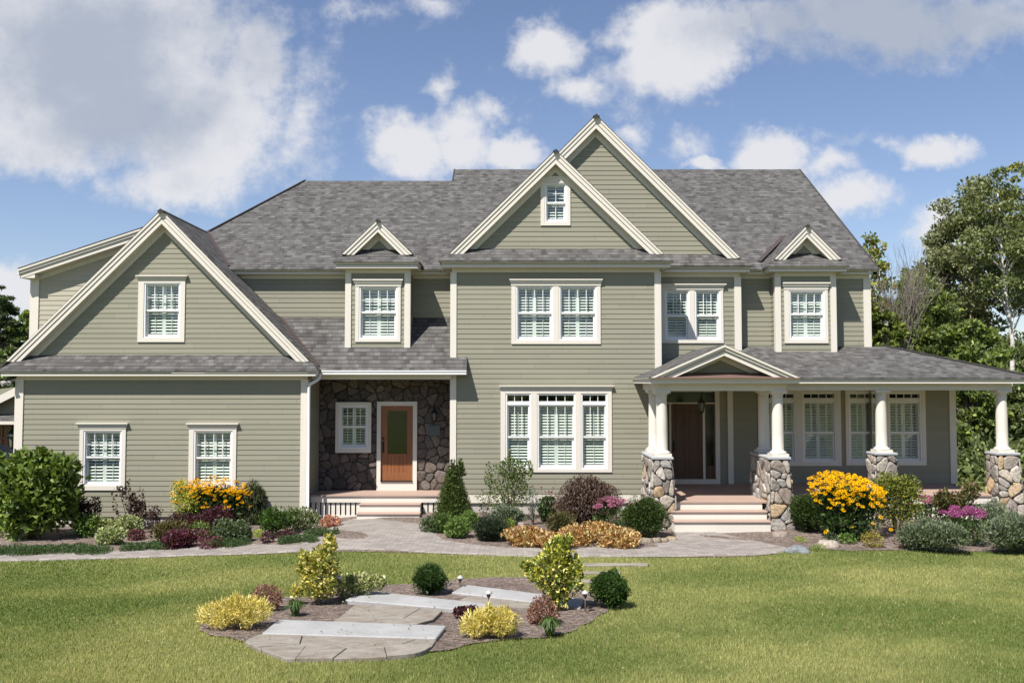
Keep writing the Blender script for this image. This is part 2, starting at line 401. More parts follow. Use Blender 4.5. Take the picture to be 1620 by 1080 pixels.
def roof_obj(name, polys, parent, th=0.035, m='shingle'):
    mb = MB(); uvs = []
    for pts in polys:
        P_ = [Vector(p) + Vector((0, 0, .012)) for p in pts]
        nrm = Vector((0, 0, 0))
        for i in range(len(P_)): nrm += P_[i].cross(P_[(i + 1) % len(P_)])
        nrm.normalize()
        if nrm.z < 0: nrm = -nrm; P_ = P_[::-1]
        u = Vector((0, 0, 1)).cross(nrm).normalized() if abs(nrm.z) < 0.999 else Vector((1, 0, 0)); v = nrm.cross(u)
        n = len(P_); o = len(mb.v)
        mb.v += [tuple(p) for p in P_] + [tuple(p - Vector((0, 0, th))) for p in P_]
        fs = [tuple(range(n)), tuple(range(2 * n - 1, n - 1, -1))] + [(i, i + n, (i + 1) % n + n, (i + 1) % n) for i in range(n)]
        mb.f += [tuple(i + o for i in f) for f in fs]
        for f in fs:
            for i in f:
                q = P_[i % n]; uvs.append((q.dot(u) + 50, q.dot(v) + 50))
    me = bpy.data.meshes.new(name); me.from_pydata(mb.v, [], mb.f)
    ul = me.uv_layers.new(name='UVMap'); ul.data.foreach_set('uv', np.array(uvs, dtype=np.float32).ravel()); me.update()
    return link_mesh(name, me, m, parent)

LABELS = []
def tag(o, label, cat, group=None, kind=None):
    if label: o['label'] = label; LABELS.append(label)
    if cat: o['category'] = cat
    if group: o['group'] = group
    if kind: o['kind'] = kind
    return o
def empty(name, loc, absolute=False):
    o = bpy.data.objects.new(name, None); COL.objects.link(o); o.location = loc; o.empty_display_size = 0.3
    if absolute: o['abs'] = 1
    return o

# ------------------------------------------------------------------ ground
def sstep(a, b, x):
    t = np.clip((np.asarray(x, float) - a) / (b - a), 0, 1); return t * t * (3 - 2 * t)
def gz(x, y):
    x = np.asarray(x, float); y = np.asarray(y, float)
    return np.maximum(16.3 - y, 0) * 0.05 - 0.25 * (1 - sstep(-7.5, -2.0, x)) * sstep(10, 17, y)
def hit(px, py):
    d = _ray(px, py); lo, hi = 3.0, 60.0
    for _ in range(50):
        t = (lo + hi) / 2
        if E + d[2] / d[1] * t > gz(d[0] / d[1] * t, t): lo = t
        else: hi = t
    return d[0] / d[1] * t, t
def interp(pts, x):
    xs = [p[0] for p in pts]; ys = [p[1] for p in pts]; return np.interp(x, xs, ys)
# lower (lawn side) and upper (bed side) edges of the walk, traced on the ground
low_px = [(-420, 893), (-60, 890), (0, 889), (150, 885), (300, 880), (420, 877), (520, 873), (600, 874), (700, 877), (850, 881), (1000, 882), (1150, 882), (1200, 880), (1232, 876), (1246, 870)]
up_px = [(-420, 877), (-60, 875), (0, 874), (150, 872), (250, 868), (330, 863), (400, 858), (450, 853), (500, 845), (528, 834), (545, 826), (560, 822), (600, 821), (664, 821), (668, 836), (688, 846), (700, 855), (740, 862), (800, 868), (900, 869), (1000, 865), (1055, 860), (1066, 852), (1072, 837), (1100, 837), (1206, 837), (1222, 846), (1238, 858), (1246, 868)]
LOW = sorted(hit(*p) for p in low_px); UP = sorted(hit(*p) for p in up_px)
bedlow_px = [(1246, 870), (1290, 868), (1340, 872), (1420, 871), (1500, 873), (1620, 873), (1800, 874)]
BEDLOW = sorted([hit(*p) for p in bedlow_px])
def lawn_edge(x): return np.where(np.asarray(x) < LOW[-1][0], interp(LOW, x), interp(BEDLOW, x))

def strip(name, xs, ylo, yhi, rows, m, off, th=0.0, bumps=0.0, seed=1):
    V = []; Fq = []
    rng = np.random.RandomState(seed)
    ph = rng.rand(6, 3) * 6.28; kk = rng.rand(6, 2) * 3.5 + 0.8
    for i, x in enumerate(xs):
        for j in range(rows + 1):
            t = j / rows; y = ylo[i] + (yhi[i] - ylo[i]) * t
            z = float(gz(x, y)) + off
            if j == 0 and m == 'paver': z -= .06; y -= .015
            if bumps: z += bumps * min(1, 4 * t) * (0.5 + 0.5 * sum(math.sin(kk[q, 0] * x + kk[q, 1] * y + ph[q, 0]) for q in range(6)) / 2.5)
            V.append((x, y, z))
    n = rows + 1
    for i in range(len(xs) - 1):
        for j in range(rows): Fq.append((i * n + j, (i + 1) * n + j, (i + 1) * n + j + 1, i * n + j + 1))
    me = bpy.data.meshes.new(name); me.from_pydata(V, [], Fq); me.update(); me.shade_smooth()
    return link_mesh(name, me, m)

# one ground sheet to the horizon
gxs = np.unique(np.concatenate([[-1500, -600, -200, -80, -40], np.arange(-20, 20.1, 0.5), [40, 80, 200, 600, 1500]]))
gys = np.unique(np.concatenate([[-300, -60, -20, -5], np.arange(0, 30.1, 0.5), [16.3, 40, 60, 100, 250, 700, 2000]]))
GV = np.array([(x, y, float(gz(x, max(y, -5)))) for x in gxs for y in gys]); ny = len(gys)
GF = np.array([(i * ny + j, (i + 1) * ny + j, (i + 1) * ny + j + 1, i * ny + j + 1) for i in range(len(gxs) - 1) for j in range(ny - 1)])
g_ = np_obj('lawn_ground', GV, GF, None, 'lawn'); tag(g_, None, None, kind='structure')
xs = np.arange(-22, 13.6, 0.12)
tag(strip('planting_bed', xs, lawn_edge(xs) + 0.03, np.full(len(xs), 24.2), 60, 'mulch', 0.012, bumps=0.035), None, None, kind='structure')
xs = np.unique(np.concatenate([np.arange(-22, LOW[-1][0], 0.10), [p[0] for p in UP], [p[0] for p in LOW]])); xs = xs[(xs >= -22) & (xs <= LOW[-1][0])]
tag(strip('path', xs, interp(LOW, xs), np.maximum(interp(UP, xs), interp(LOW, xs) + 0.02), 14, 'paver', 0.032), None, None, kind='structure')
# island bed
isl_px = [(322, 1003), (316, 990), (330, 972), (372, 955), (430, 946), (500, 945), (535, 936), (575, 930), (640, 925), (690, 922), (735, 916), (800, 914), (870, 914), (930, 938), (975, 952), (962, 968), (932, 985), (905, 1000), (850, 1012), (770, 1014), (722, 1026), (690, 1034), (600, 1036), (480, 1034), (405, 1022), (360, 1010)]
ISL = [hit(*p) for p in isl_px]
for _ in range(2):
    _q = []
    for i in range(len(ISL)):
        a, b = ISL[i], ISL[(i + 1) % len(ISL)]; _q += [(a[0] * .75 + b[0] * .25, a[1] * .75 + b[1] * .25), (a[0] * .25 + b[0] * .75, a[1] * .25 + b[1] * .75)]
    ISL = _q
ISL = [(x + .03 * math.sin(9 * x + 7 * y), y + .03 * math.sin(8 * y - 11 * x)) for x, y in ISL]
def flat_poly(name, pts, m, off, th=0.0, parent=None, sub=True):
    mb = MB(); n = len(pts)
    top = [(x, y, float(gz(x, y)) + off) for x, y in pts]
    if th: mb.slab(top, th)
    else: mb.add(top, [tuple(range(n))])
    return obj(name, mb, m, parent)
tag(flat_poly('island_bed', ISL, 'mulch', 0.02), None, None, kind='structure')
def inside(poly, x, y):
    x = np.asarray(x); y = np.asarray(y); c = np.zeros(x.shape, bool); n = len(poly)
    for i in range(n):
        x0, y0 = poly[i]; x1, y1 = poly[(i + 1) % n]
        if y0 == y1: continue
        m_ = ((y0 > y) != (y1 > y)) & (x < (x1 - x0) * (y - y0) / (y1 - y0) + x0); c ^= m_
    return c

# ------------------------------------------------------------------ the house
YG, YC, YB, YM, YLD, YRD, YP, YS, YE = 22.0, 22.5, 23.25, 23.55, 22.75, 23.10, 23.70, 23.40, 22.15
H = empty('house', (0, 24, 0), True)
tag(H, 'large two-storey sage green clapboard house with grey shingled gables and a stone-pillared porch', 'house')
EXP = 0.1262
def lap(mb, zlo, zhi, fl, fr, holes=(), M=None, exp=EXP, Yp=None, anchor=0.0):
    if M is None: M = lambda u, z, d: (u, Yp - d, z)
    cuts = {zlo, zhi}
    k = math.floor((zlo - anchor) / exp)
    while anchor + k * exp < zhi:
        zz = anchor + k * exp
        if zlo < zz < zhi: cuts.add(zz)
        k += 1
    for h in holes:
        for zz in (h[2], h[3]):
            if zlo < zz < zhi: cuts.add(zz)
    cuts = sorted(cuts)
    for a, b in zip(cuts[:-1], cuts[1:]):
        if b - a < 1e-5: continue
        mid = (a + b) / 2; base = anchor + math.floor((mid - anchor) / exp) * exp
        da = 0.012 - 0.010 * (a - base) / exp; db = 0.012 - 0.010 * (b - base) / exp
        lip = abs(a - base) < 1e-6
        segs = [(fl(a), fr(a), fl(b), fr(b))]
        for h in sorted([h for h in holes if h[2] <= mid <= h[3]], key=lambda h: h[0]):
            L = segs.pop(); segs.append((L[0], min(h[0], L[1]), L[2], min(h[0], L[3]))); segs.append((max(h[1], L[0]), L[1], max(h[1], L[2]), L[3]))
        for l0, r0, l1, r1 in segs:
            if r0 - l0 < 1e-4 and r1 - l1 < 1e-4: continue
            mb.add([M(l0, a, da), M(r0, a, da), M(r1, b, db), M(l1, b, db)], [(0, 1, 2, 3)])
            if lip: mb.add([M(l0, a, 0.0), M(r0, a, 0.0), M(r0, a, da), M(l0, a, da)], [(0, 1, 2, 3)])
K = lambda v: (lambda z: v)

trim = MB()        # fascias, friezes, corner boards are parts of their own kinds
corner = MB(); friez = MB(); fasc = MB(); soff = MB()
def eave(x0, x1, Yw, zt, zb, oh, r0=None, r1=None, fr=0.10):
    h = zt - zb; yf = Yw - oh
    fasc.box(x0 - oh, x1 + oh, yf, yf + 0.03, zb, zb + h * 0.50)
    fasc.box(x0 - oh - 0.014, x1 + oh + 0.014, yf - 0.014, yf + 0.028, zb + h * 0.50 + 0.012, zb + h * 0.84)
    fasc.box(x0 - oh - 0.034, x1 + oh + 0.034, yf - 0.036, yf + 0.026, zb + h * 0.84 + 0.001, zt)
    for side, rr in ((-1, r0), (1, r1)):
        if rr is None: continue
        xe = (x0 - oh) if side < 0 else (x1 + oh)
        for pr, a, b_ in ((0.0, 0, .50), (0.012, .505, .84), (0.032, .845, 0.998)):
            fasc.box(xe + side * pr, xe - side * 0.028, yf + 0.031, rr, zb + h * a + 0.001, zb + h * b_ - 0.001)
        soff.box(xe - side * 0.03, (x0 if side < 0 else x1), yf + 0.035, rr, zb + 0.012, zb + 0.03)
    soff.box(x0, x1, yf + 0.03, Yw + 0.02, zb + 0.012, zb + 0.03)
    friez.box(x0 - 0.001, x1 + 0.001, Yw - 0.024, Yw + 0.01, zb - fr, zb + 0.011)
def cboard(x0, x1, Yw, zb, zt, dep=0.10, side=0):
    c = MB().box(x0, x1, Yw - 0.032, Yw + 0.01, zb, zt)
    if side: c.box(x0 - 0.03 if side < 0 else x1 - 0.012, x0 + 0.012 if side < 0 else x1 + 0.03, Yw - 0.030, Yw + dep, zb + .002, zt - .002)
    obj('corner_board', c, 'trim', H)
def flush():
    for nm, mb_, mt in (('wall', wallA, 'siding'), ('foundation', foundation, 'concrete'), ('frieze_board', friez, 'trim'), ('fascia', fasc, 'trim'),
                        ('soffit', soff, 'trim'), ('rake_board', rake, 'trim'), ('rake_frieze', rfr, 'trim'), ('rake_soffit', gsoff, 'trim')):
        if mb_.f: obj(nm, mb_, mt, H)
        mb_.v = []; mb_.f = []
    if roofs: roof_obj('roof', list(roofs), H)
    roofs.clear()
rake = MB(); rfr = MB(); gsoff = MB()
def gable(xa, za, xl, xr, ze, Yf, Yw, w=0.235):
    # vertical drops of the strips below the roof line
    for s, xe in ((-1, xl), (1, xr)):
        m_ = (za - ze) / abs(xe - xa)
        def pt(drop, z=None):
            return (xa + s * (za - drop - z) / m_, z)
        def strip_(mb, a, b, y0, y1, zc):
            pts = [(xa, za - a), (xa, za - b), pt(b, zc), pt(a, zc)]
            mb.prism(pts if s > 0 else pts[::-1], y0, y1)
        k = math.sqrt(1 + m_ * m_)
        a0, a1, a2, a3 = 0.0, 0.045 * k, 0.135 * k, 0.150 * k
        a4 = w * k
        strip_(rake, a0, a1, Yf - 0.036, Yf + 0.03, ze + .01)
        strip_(rake, a1 + 0.001, a2, Yf - 0.016, Yf + 0.03, ze - .002)
        strip_(rake, a3, a4, Yf, Yf + 0.03, ze - .002)
        strip_(gsoff, a4 - 0.03, a4 - 0.012, Yf + 0.031, Yw + 0.01, ze)
        strip_(rfr, a4 - 0.011, a4 + 0.125 * k, Yw - 0.028, Yw + 0.01, ze - 0.06)
        # ridge lap of dark cap
    return

wallA = MB(); foundation = MB()
# --- garage wing
gx0, gx1 = X(24.5, YG, 700), X(485, YG, 700)
zgt, zgb = Z(586, 21.72), Z(594.5, 21.75)
zfl = Z(818, YG)
WIN = []
def rect(pl, pr, pt, pb, Y): return (X(pl, Y, (pt + pb) / 2), X(pr, Y, (pt + pb) / 2), Z(pb, Y), Z(pt, Y))
def win_spec(Y, casing, units, header=None, **kw):
    """casing=(l,r,t,b) px; units = [(l,r,t,meet,b,transom)]"""
    c = rect(*casing, Y); us = []
    for (l, r, t, me_, b, tr) in units:
        u = rect(l, r, t, b, Y); us.append(dict(x0=u[0], x1=u[1], z0=u[2], z1=u[3], zm=Z(me_, Y), tr=(Z(tr[0], Y), Z(tr[1], Y)) if tr else None))
    hd = rect(header[0], header[1], header[2], header[3], Y) if header else None
    w = dict(Y=Y, c=c, us=us, hd=hd, **kw); w['hole'] = (us[0]['x0'] - .004, us[-1]['x1'] + .004, min(q['z0'] for q in us) - .004, max(q['z1'] for q in us) + .004)
    WIN.append(w); return w['hole']
h1 = win_spec(YG, (126, 199, 678, 775), [(132, 193, 681, 723, 768, None)], (122, 204, 668.5, 678))
h2 = win_spec(YG, (299, 374, 678, 775), [(306.5, 368, 681, 724, 768, None)], (296, 378.5, 669, 678))
lap(wallA, zfl, zgb, K(gx0), K(gx1), [h1, h2], Yp=YG)
foundation.box(gx0 + .03, gx1 - .03, YG + .03, YG + .4, -0.5, zfl)
cboard(gx0, X(36, YG, 700), YG, zfl - .03, zgb - .08, side=-1); cboard(X(475.5, YG, 700), gx1, YG, zfl - .03, zgb - .08, side=1)
eave(gx0, gx1, YG, zgt, zgb, 0.26, r0=24, r1=22.16)
# garage side wall inside the entry, and the outer left wall
lap(wallA, zfl, zgb + .3, K(YG), K(YS + .05), M=lambda u, z, d: (gx1 + d, u, z))
lap(wallA, -0.4, zgb, K(-30.0), K(-YG), M=lambda u, z, d: (gx0 - d, -u, z))
# skirt roof + gable
YGW = 22.26; YGR = 22.02
gxa, gza = X(256, YGR, 333), Z(333, YGR)
gze = Z(572, YGR); gxl, gxr = X(10, YGR, 572), X(490, YGR, 572)
gzs = Z(562, YGW)
sl = (gza - gze) / ((gxr - gxl) / 2)
ysk = 21.70; skx0, skx1 = gx0 - .32, gx1 + .32
def gline(x): return gza - sl * abs(x - gxa)
h3 = win_spec(YGW, (219, 293, 444, 541), [(228, 286, 448, 491, 534.5, None)], (216.5, 298, 436, 445))
lap(wallA, gzs - .08, gza - .3, lambda z: gxa - (gza - .28 - z) / sl, lambda z: gxa + (gza - .28 - z) / sl, [h3], Yp=YGW)
gable(gxa, gza, gxl, gxr, gze, YGR, YGW)
lead = []
roofs = []
# skirt: hipped ends
roofs.append([(skx0, ysk, zgt), (skx1, ysk, zgt), (skx1 - .42, YGW + .03, gzs + .02), (skx0 + .42, YGW + .03, gzs + .02)])
zer = gline(skx1)
# right slope, left slope of the garage roof
yback = 26.2
roofs.append([(gxa, YGR - .030, gza + .02), (skx1, YGR - .030, gline(skx1) + .02), (skx1, yback, gline(skx1) + .02), (gxa, yback, gza + .02)])
roofs.append([(gxa, YGR - .030, gza + .02), (gxa, 30, gza + .02), (gxa * 2 - skx1, 30, gline(skx1) + .02), (gxa * 2 - skx1, YGR - .030, gline(skx1) + .02)])
# shed dormer behind
YSH = 22.85; shx = X(30, 22.55, 425); shz = Z(426, 22.55); shsl = (Z(347, 22.55) - shz) / (gxa - shx)
shx0 = X(50, YSH, 480)
shl = lambda x: shz + shsl * (x - shx)
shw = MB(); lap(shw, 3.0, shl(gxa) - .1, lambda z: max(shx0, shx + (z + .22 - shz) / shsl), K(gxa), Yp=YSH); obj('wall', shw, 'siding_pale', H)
cboard(shx0, X(62, YSH, 480), YSH, 3.2, shl(shx0) - .18, side=-1)
wallA.box(shx0 + .002, shx0 + .05, YSH + .02, 30, 3, shl(shx0) - .15)
roofs.append([(shx, 22.5, shz + .02), (gxa + .02, 22.5, shl(gxa) + .02), (gxa + .02, 30, shl(gxa) + .02), (shx, 30, shz + .02)])
def line_prism(mb, x0, x1, fn, a, b, y0, y1): mb.prism([(x0, fn(x0) - a), (x0, fn(x0) - b), (x1, fn(x1) - b), (x1, fn(x1) - a)], y0, y1)
line_prism(rake, shx, gxa, shl, 0.0, 0.05, 22.50, 22.60); line_prism(rake, shx + .01, gxa, shl, 0.051, .125, 22.53, 22.6); line_prism(rake, shx + .03, gxa, shl, .14, .24, 22.56, 22.6)
line_prism(gsoff, shx + .3, gxa, shl, .215, .232, 22.6, YSH + .01); line_prism(rfr, shx0, gxa, shl, .235, .36, YSH - .025, YSH + .01)
fasc.box(shx + .03, shx + .40, 22.57, YSH + .3, shz - .22, shz - .12); fasc.box(shx - .02, shx + .02, 22.52, 30, shz - .15, shz - .005)
soff.box(shx + .02, shx0, 22.62, 30, shz - .2, shz - .185)

flush()
# --- main volume
ey, ez = YM - .30, Z(425.5, YM - .30); MS = 0.667
def solve_ridge(py):
    lo, hi = 24.0, 34.0
    for _ in range(60):
        m_ = (lo + hi) / 2
        if Z(py, m_) > ez + MS * (m_ - ey): lo = m_
        else: hi = m_
    return m_, ez + MS * (m_ - ey)
ry, rz = solve_ridge(268.5); ry2, rz2 = solve_ridge(286.8)
mxr = X(566 + 810, YM, 500); rkx = X(1390, ey, 428)
rxl = X(719, ry, 266)
r2l = X(482, ry2, 287)
# left hip runs down to meet the garage ridge
hipz = gza; hipy = ey + (hipz - ez) / MS; hipx = X(330, hipy, 364)
t_ = (rz2 - ez) / (rz2 - hipz); hx_e, hy_e = r2l + (hipx - r2l) * t_, ey
roofs_main = [[(rxl, ey, ez), (rkx, ey, ez), (rkx, ry, rz), (rxl, ry, rz)],
              [(hx_e, hy_e, ez), (rxl + .0, ey, ez), (rxl, ry2, rz2), (r2l, ry2, rz2)],
              [(hx_e, hy_e, ez), (r2l, ry2, rz2), (r2l, ry2 + 5.2, ez), (hx_e, ry2 + 5.2, ez)],
              [(rkx, ry, rz), (rxl, ry, rz), (rxl, 2 * ry - ey, ez), (rkx, 2 * ry - ey, ez)],
              [(r2l, ry2, rz2), (rxl, ry2, rz2), (rxl, 2 * ry2 - ey, ez), (r2l, 2 * ry2 - ey, ez)]]
# little end wall between the two ridges
_wk = wallA; wallA = MB(); wallA.add([(rxl, ry2, rz2 - .1), (rxl, ry, rz - .03), (rxl, 2 * ry - ry2, rz2 - .1)], [(0, 1, 2)])
obj('end_wall', wallA, 'siding', H); wallA = MB()
# right gable end wall, back wall
wallA.add([(mxr, YM, 0), (mxr, 2 * ry - YM, 0), (mxr, 2 * ry - YM, ez), (mxr, ry, rz - .15), (mxr, YM, ez)], [(0, 1, 2, 3, 4)])
wallA.add([(gx0, 2 * ry - YM, 0), (mxr, 2 * ry - YM, 0), (mxr, 2 * ry - YM, ez + .1), (gx0, 2 * ry - YM, ez + .1)], [(0, 1, 2, 3)])
zmb = Z(433, ey)
obj('wall', wallA, 'siding', H); wallA = _wk
xlw = -8.2
cxl, cxr = X(714, YC, 600), X(1044, YC, 500)
lap(wallA, 4.2, zmb, K(xlw), K(cxl + .2), Yp=YM)
bxr = X(1170.5, YB, 480)
eave(xlw, cxl - .02, YM, ez, zmb, 0.22); flush(); lap(wallA, 3.4, zmb, K(bxr - .3), K(mxr), Yp=YM); eave(bxr, mxr, YM, ez, zmb, 0.20)
fasc.box(mxr + .02, rkx, ey + .10, ey + .14, zmb, zmb + .1)
cboard(X(1366, YM, 500), mxr, YM, 3.5, zmb - .09, side=1)
# right rake of the main roof (faces right)
fasc.add([(rkx + .03, ey, ez - .0), (rkx + .03, ry, rz), (rkx + .03, ry, rz - .2), (rkx + .03, ey, ez - .2)], [(0, 1, 2, 3)])
flush()
# --- centre block
zct, zcb = Z(412.5, YC - .33), Z(422.8, YC - .24)
zcs, zcw = Z(783, YC), Z(795, YC)
h5 = win_spec(YC, (809, 950, 452, 544), [(816, 875, 452.5, 495, 538.5, None), (884, 944, 452.5, 495, 538.5, None)], (805.7, 953, 441.7, 451.8))
h7 = win_spec(YC, (792, 967.8, 617, 746.5), [(799.7, 840, 622, 691, 741.7, (640.5, 633)), (849.7, 910.5, 622, 691, 741.7, (640.5, 633)), (919, 961, 622, 691, 741.7, (640.5, 633))], (790, 971, 610, 617))
lap(wallA, zcs, zcb, K(cxl), K(cxr), [h5, h7], Yp=YC)
friez.box(cxl, cxr, YC - .03, YC + .02, zcw, zcs)
foundation.box(cxl + .02, cxr - .02, YC + .02, YC + .4, -0.3, zcw)
cboard(cxl, X(722, YC, 600), YC, zcs, zcb - .09, side=-1); cboard(X(1035.5, YC, 500), cxr, YC, zcs, zcb - .09, side=1)
wallA.add([(cxr + .02, YC, 0), (cxr + .02, YP, 0), (cxr + .02, YP, zcb), (cxr + .02, YC, zcb)], [(0, 1, 2, 3)])
wallA.add([(cxl - .02, YC, 0), (cxl - .02, YM, 0), (cxl - .02, YM, zcb), (cxl - .02, YC, zcb)], [(3, 2, 1, 0)])
eave(cxl, cxr, YC, zct, zcb, 0.24, r0=YM - .2, r1=YB - .2)
YCW, YCR = 22.70, 22.46
cxa, cza = X(879, YCR, 239), Z(239, YCR)
cze = Z(402.5, YCR); crl, crr = X(711, YCR, 402), X(1050, YCR, 402)
csl = (cza - cze) / ((crr - crl) / 2)
czs = Z(393.5, YCW)
roofs.append([(cxl - .30, YC - .32, zct), (cxr + .30, YC - .32, zct), (cxr + .30 - .42, YCW + .03, czs + .02), (cxl - .30 + .42, YCW + .03, czs + .02)])
roofs.append([(cxl - .30, YC - .32, zct), (cxl - .30 + .42, YCW + .03, czs + .02), (cxl - .30 + .42, 23.8, czs + .02), (cxl - .30, 23.8, zct)])
roofs.append([(cxr + .30, YC - .32, zct), (cxr + .30 - .42, YCW + .03, czs + .02), (cxr + .30 - .42, 23.5, czs + .02), (cxr + .30, 23.5, zct)])
h6 = win_spec(YCW, (855.3, 902.3, 286, 357), [(861.6, 897, 290, 321, 352, None)], None, small=True)
lap(wallA, czs - .08, cza - .3, lambda z: cxa - (cza - .28 - z) / csl, lambda z: cxa + (cza - .28 - z) / csl, [h6], Yp=YCW)
gable(cxa, cza, crl, crr, cze, YCR, YCW)
yb2 = ey + (cza - ez) / MS + .1
roofs.append([(cxa, YCR - .030, cza + .02), (crr, YCR - .030, cza - csl * (crr - cxa) + .02), (crr, yb2, cza - csl * (crr - cxa) + .02), (cxa, yb2, cza + .02)])
roofs.append([(cxa, YCR - .030, cza + .02), (cxa, yb2, cza + .02), (crl, yb2, cza - csl * (cxa - crl) + .02), (crl, YCR - .030, cza - csl * (cxa - crl) + .02)])
# small pediment trim over the attic window
zt_, zb_ = Z(266, YCW), Z(279.5, YCW)
rfr.prism([(X(866, YCW, 280), zb_), (X(866, YCW, 280), zb_ - .03), (X(894, YCW, 280), zb_ - .03), (X(894, YCW, 280), zb_)], YCW - .05, YCW + .01)
for s in (-1, 1):
    rfr.prism([(cxa, zt_ + .02), (cxa, zt_ - .04), (cxa + s * .215, zb_ - .005), (cxa + s * .26, zb_ - .005)][::s], YCW - .045, YCW + .01)
rfr.box(X(851, YCW, 284), X(906, YCW, 284), YCW - .04, YCW + .01, Z(286.2, YCW), Z(281, YCW))
flush()
# --- bay with the tall gable
zbt, zbb = Z(420.3, YB - .32), Z(430.6, YB - .22)
h8 = win_spec(YB, (1040, 1144, 458.6, 542.6), [(1051.5, 1091, 459.2, 499, 537.6, None), (1098.7, 1139.7, 459.2, 499, 537.6, None)], (1040, 1148, 449.3, 458.4))
lap(wallA, 3.6, zbb, K(cxr + .02), K(bxr), [h8], Yp=YB)
cboard(X(1161.5, YB, 480), bxr, YB, 3.6, zbb - .09, side=1)
eave(cxr + .12, bxr, YB, zbt, zbb, 0.22, r1=YM - .2)
YBW, YBR = 23.44, 23.22
bxa, bza = X(943, YBR, 183.5), Z(183.5, YBR)
bze = Z(408.5, YBR); brr = X(1171, YBR, 408); brl = 2 * bxa - brr
bsl = (bza - bze) / (brr - bxa); bzs = Z(402, YBW)
roofs.append([(cxr - .2, YB - .30, zbt), (bxr + .28, YB - .30, zbt), (bxr + .28 - .40, YBW + .03, bzs + .02), (cxr - .2, YBW + .03, bzs + .02)])
roofs.append([(bxr + .28, YB - .30, zbt), (bxr + .28, 23.9, zbt), (bxr + .28 - .40, 23.9, bzs + .02), (bxr + .28 - .40, YBW + .03, bzs + .02)])
lap(wallA, bzs - .08, bza - .3, lambda z: bxa - (bza - .28 - z) / bsl, lambda z: bxa + (bza - .28 - z) / bsl, Yp=YBW)
gable(bxa, bza, brl, brr, bze, YBR, YBW)
roofs.append([(bxa, YBR - .030, bza + .02), (brr, YBR - .030, bze + .02), (brr, ry + .4, bze + .02), (bxa, ry + .4, bza + .02)])
roofs.append([(bxa, YBR - .030, bza + .02), (bxa, ry + .4, bza + .02), (brl, ry + .4, bze + .02), (brl, YBR - .030, bze + .02)])

flush()
# --- dormers
def dormer(x0, x1, Y, zt, zb, zbase, apex, ends, rk, wl, wbase, hole, side_w):
    eave(x0, x1, Y, zt, zb, 0.235, r0=YM - .15, r1=YM - .15)
    cw = 0.125
    lap(wallA, zbase, zb, K(x0), K(x1), [hole], Yp=Y)
    cboard(x0, x0 + cw, Y, zbase, zb - .09, side=-1); cboard(x1 - cw, x1, Y, zbase, zb - .09, side=1)
    lap(wallA, zbase - .3, zb + .02, K(Y), K(YM + .02), M=lambda u, z, d: (x1 + d, u, z))
    lap(wallA, zbase - .3, zb + .02, K(-YM - .02), K(-Y), M=lambda u, z, d: (x0 - d, -u, z))
    friez.box(x0 - .024, x0 + .01, Y - .02, YM, zb - .1, zb + .01); friez.box(x1 - .01, x1 + .024, Y - .02, YM, zb - .1, zb + .01)
    xa, za = apex; xl, xr, ze = ends
    m_ = (za - ze) / ((xr - xl) / 2); zs = wbase
    e0, e1 = x0 - .29, x1 + .29; yb = 25.6; sk = .34
    roofs.append([(e0, Y - .30, zt), (e1, Y - .30, zt), (e1 - sk, wl + .03, zs), (e0 + sk, wl + .03, zs)])
    roofs.append([(e0, Y - .30, zt), (e0 + sk, wl + .03, zs), (e0 + sk, 24.2, zs), (e0, 24.2, zt)])
    roofs.append([(e1, Y - .30, zt), (e1, 24.2, zt), (e1 - sk, 24.2, zs), (e1 - sk, wl + .03, zs)])
    roofs.append([(xa, rk - .030, za + .02), (xr, rk - .030, ze + .02), (xr, yb, ze + .02), (xa, yb, za + .02)])
    roofs.append([(xa, rk - .030, za + .02), (xa, yb, za + .02), (xl, yb, ze + .02), (xl, rk - .030, ze + .02)])
    wallA.prism([(xl + .2, ze), (xr - .2, ze), (xa, za - .2)], wl, wl + .02)
    gable(xa, za, xl, xr, ze, rk, wl, w=0.215)
lx0, lx1 = X(548, YLD, 490), X(647.5, YLD, 490)
h4 = win_spec(YLD, (562.3, 634, 453, 540.7), [(568, 629, 453.8, 494, 536, None)], (559, 638, 442, 453))
dormer(lx0, lx1, YLD, Z(413.5, 22.42), Z(424, 22.5), Z(550, YLD), (X(598, 22.64, 348), Z(348.5, 22.64)), (X(541, 22.64, 404), X(653, 22.64, 404), Z(403, 22.64)), 22.64, 22.92, Z(393, 22.92), h4, 0)
flush()
rx0, rx1 = X(1227.6, YRD, 490), X(1321, YRD, 490)
h9 = win_spec(YRD, (1240.5, 1309.5, 458, 542.8), [(1248, 1304.5, 460, 497, 537, None)], (1237, 1312, 447, 458))
dormer(rx0, rx1, YRD, Z(420.5, 22.78), Z(429.3, 22.87), Z(557, YRD), (X(1276.5, 23.0, 356), Z(356.8, 23.0)), (X(1224, 23.0, 412), X(1331, 23.0, 412), Z(411, 23.0)), 23.0, 23.28, Z(400, 23.28), h9, 0)

flush()
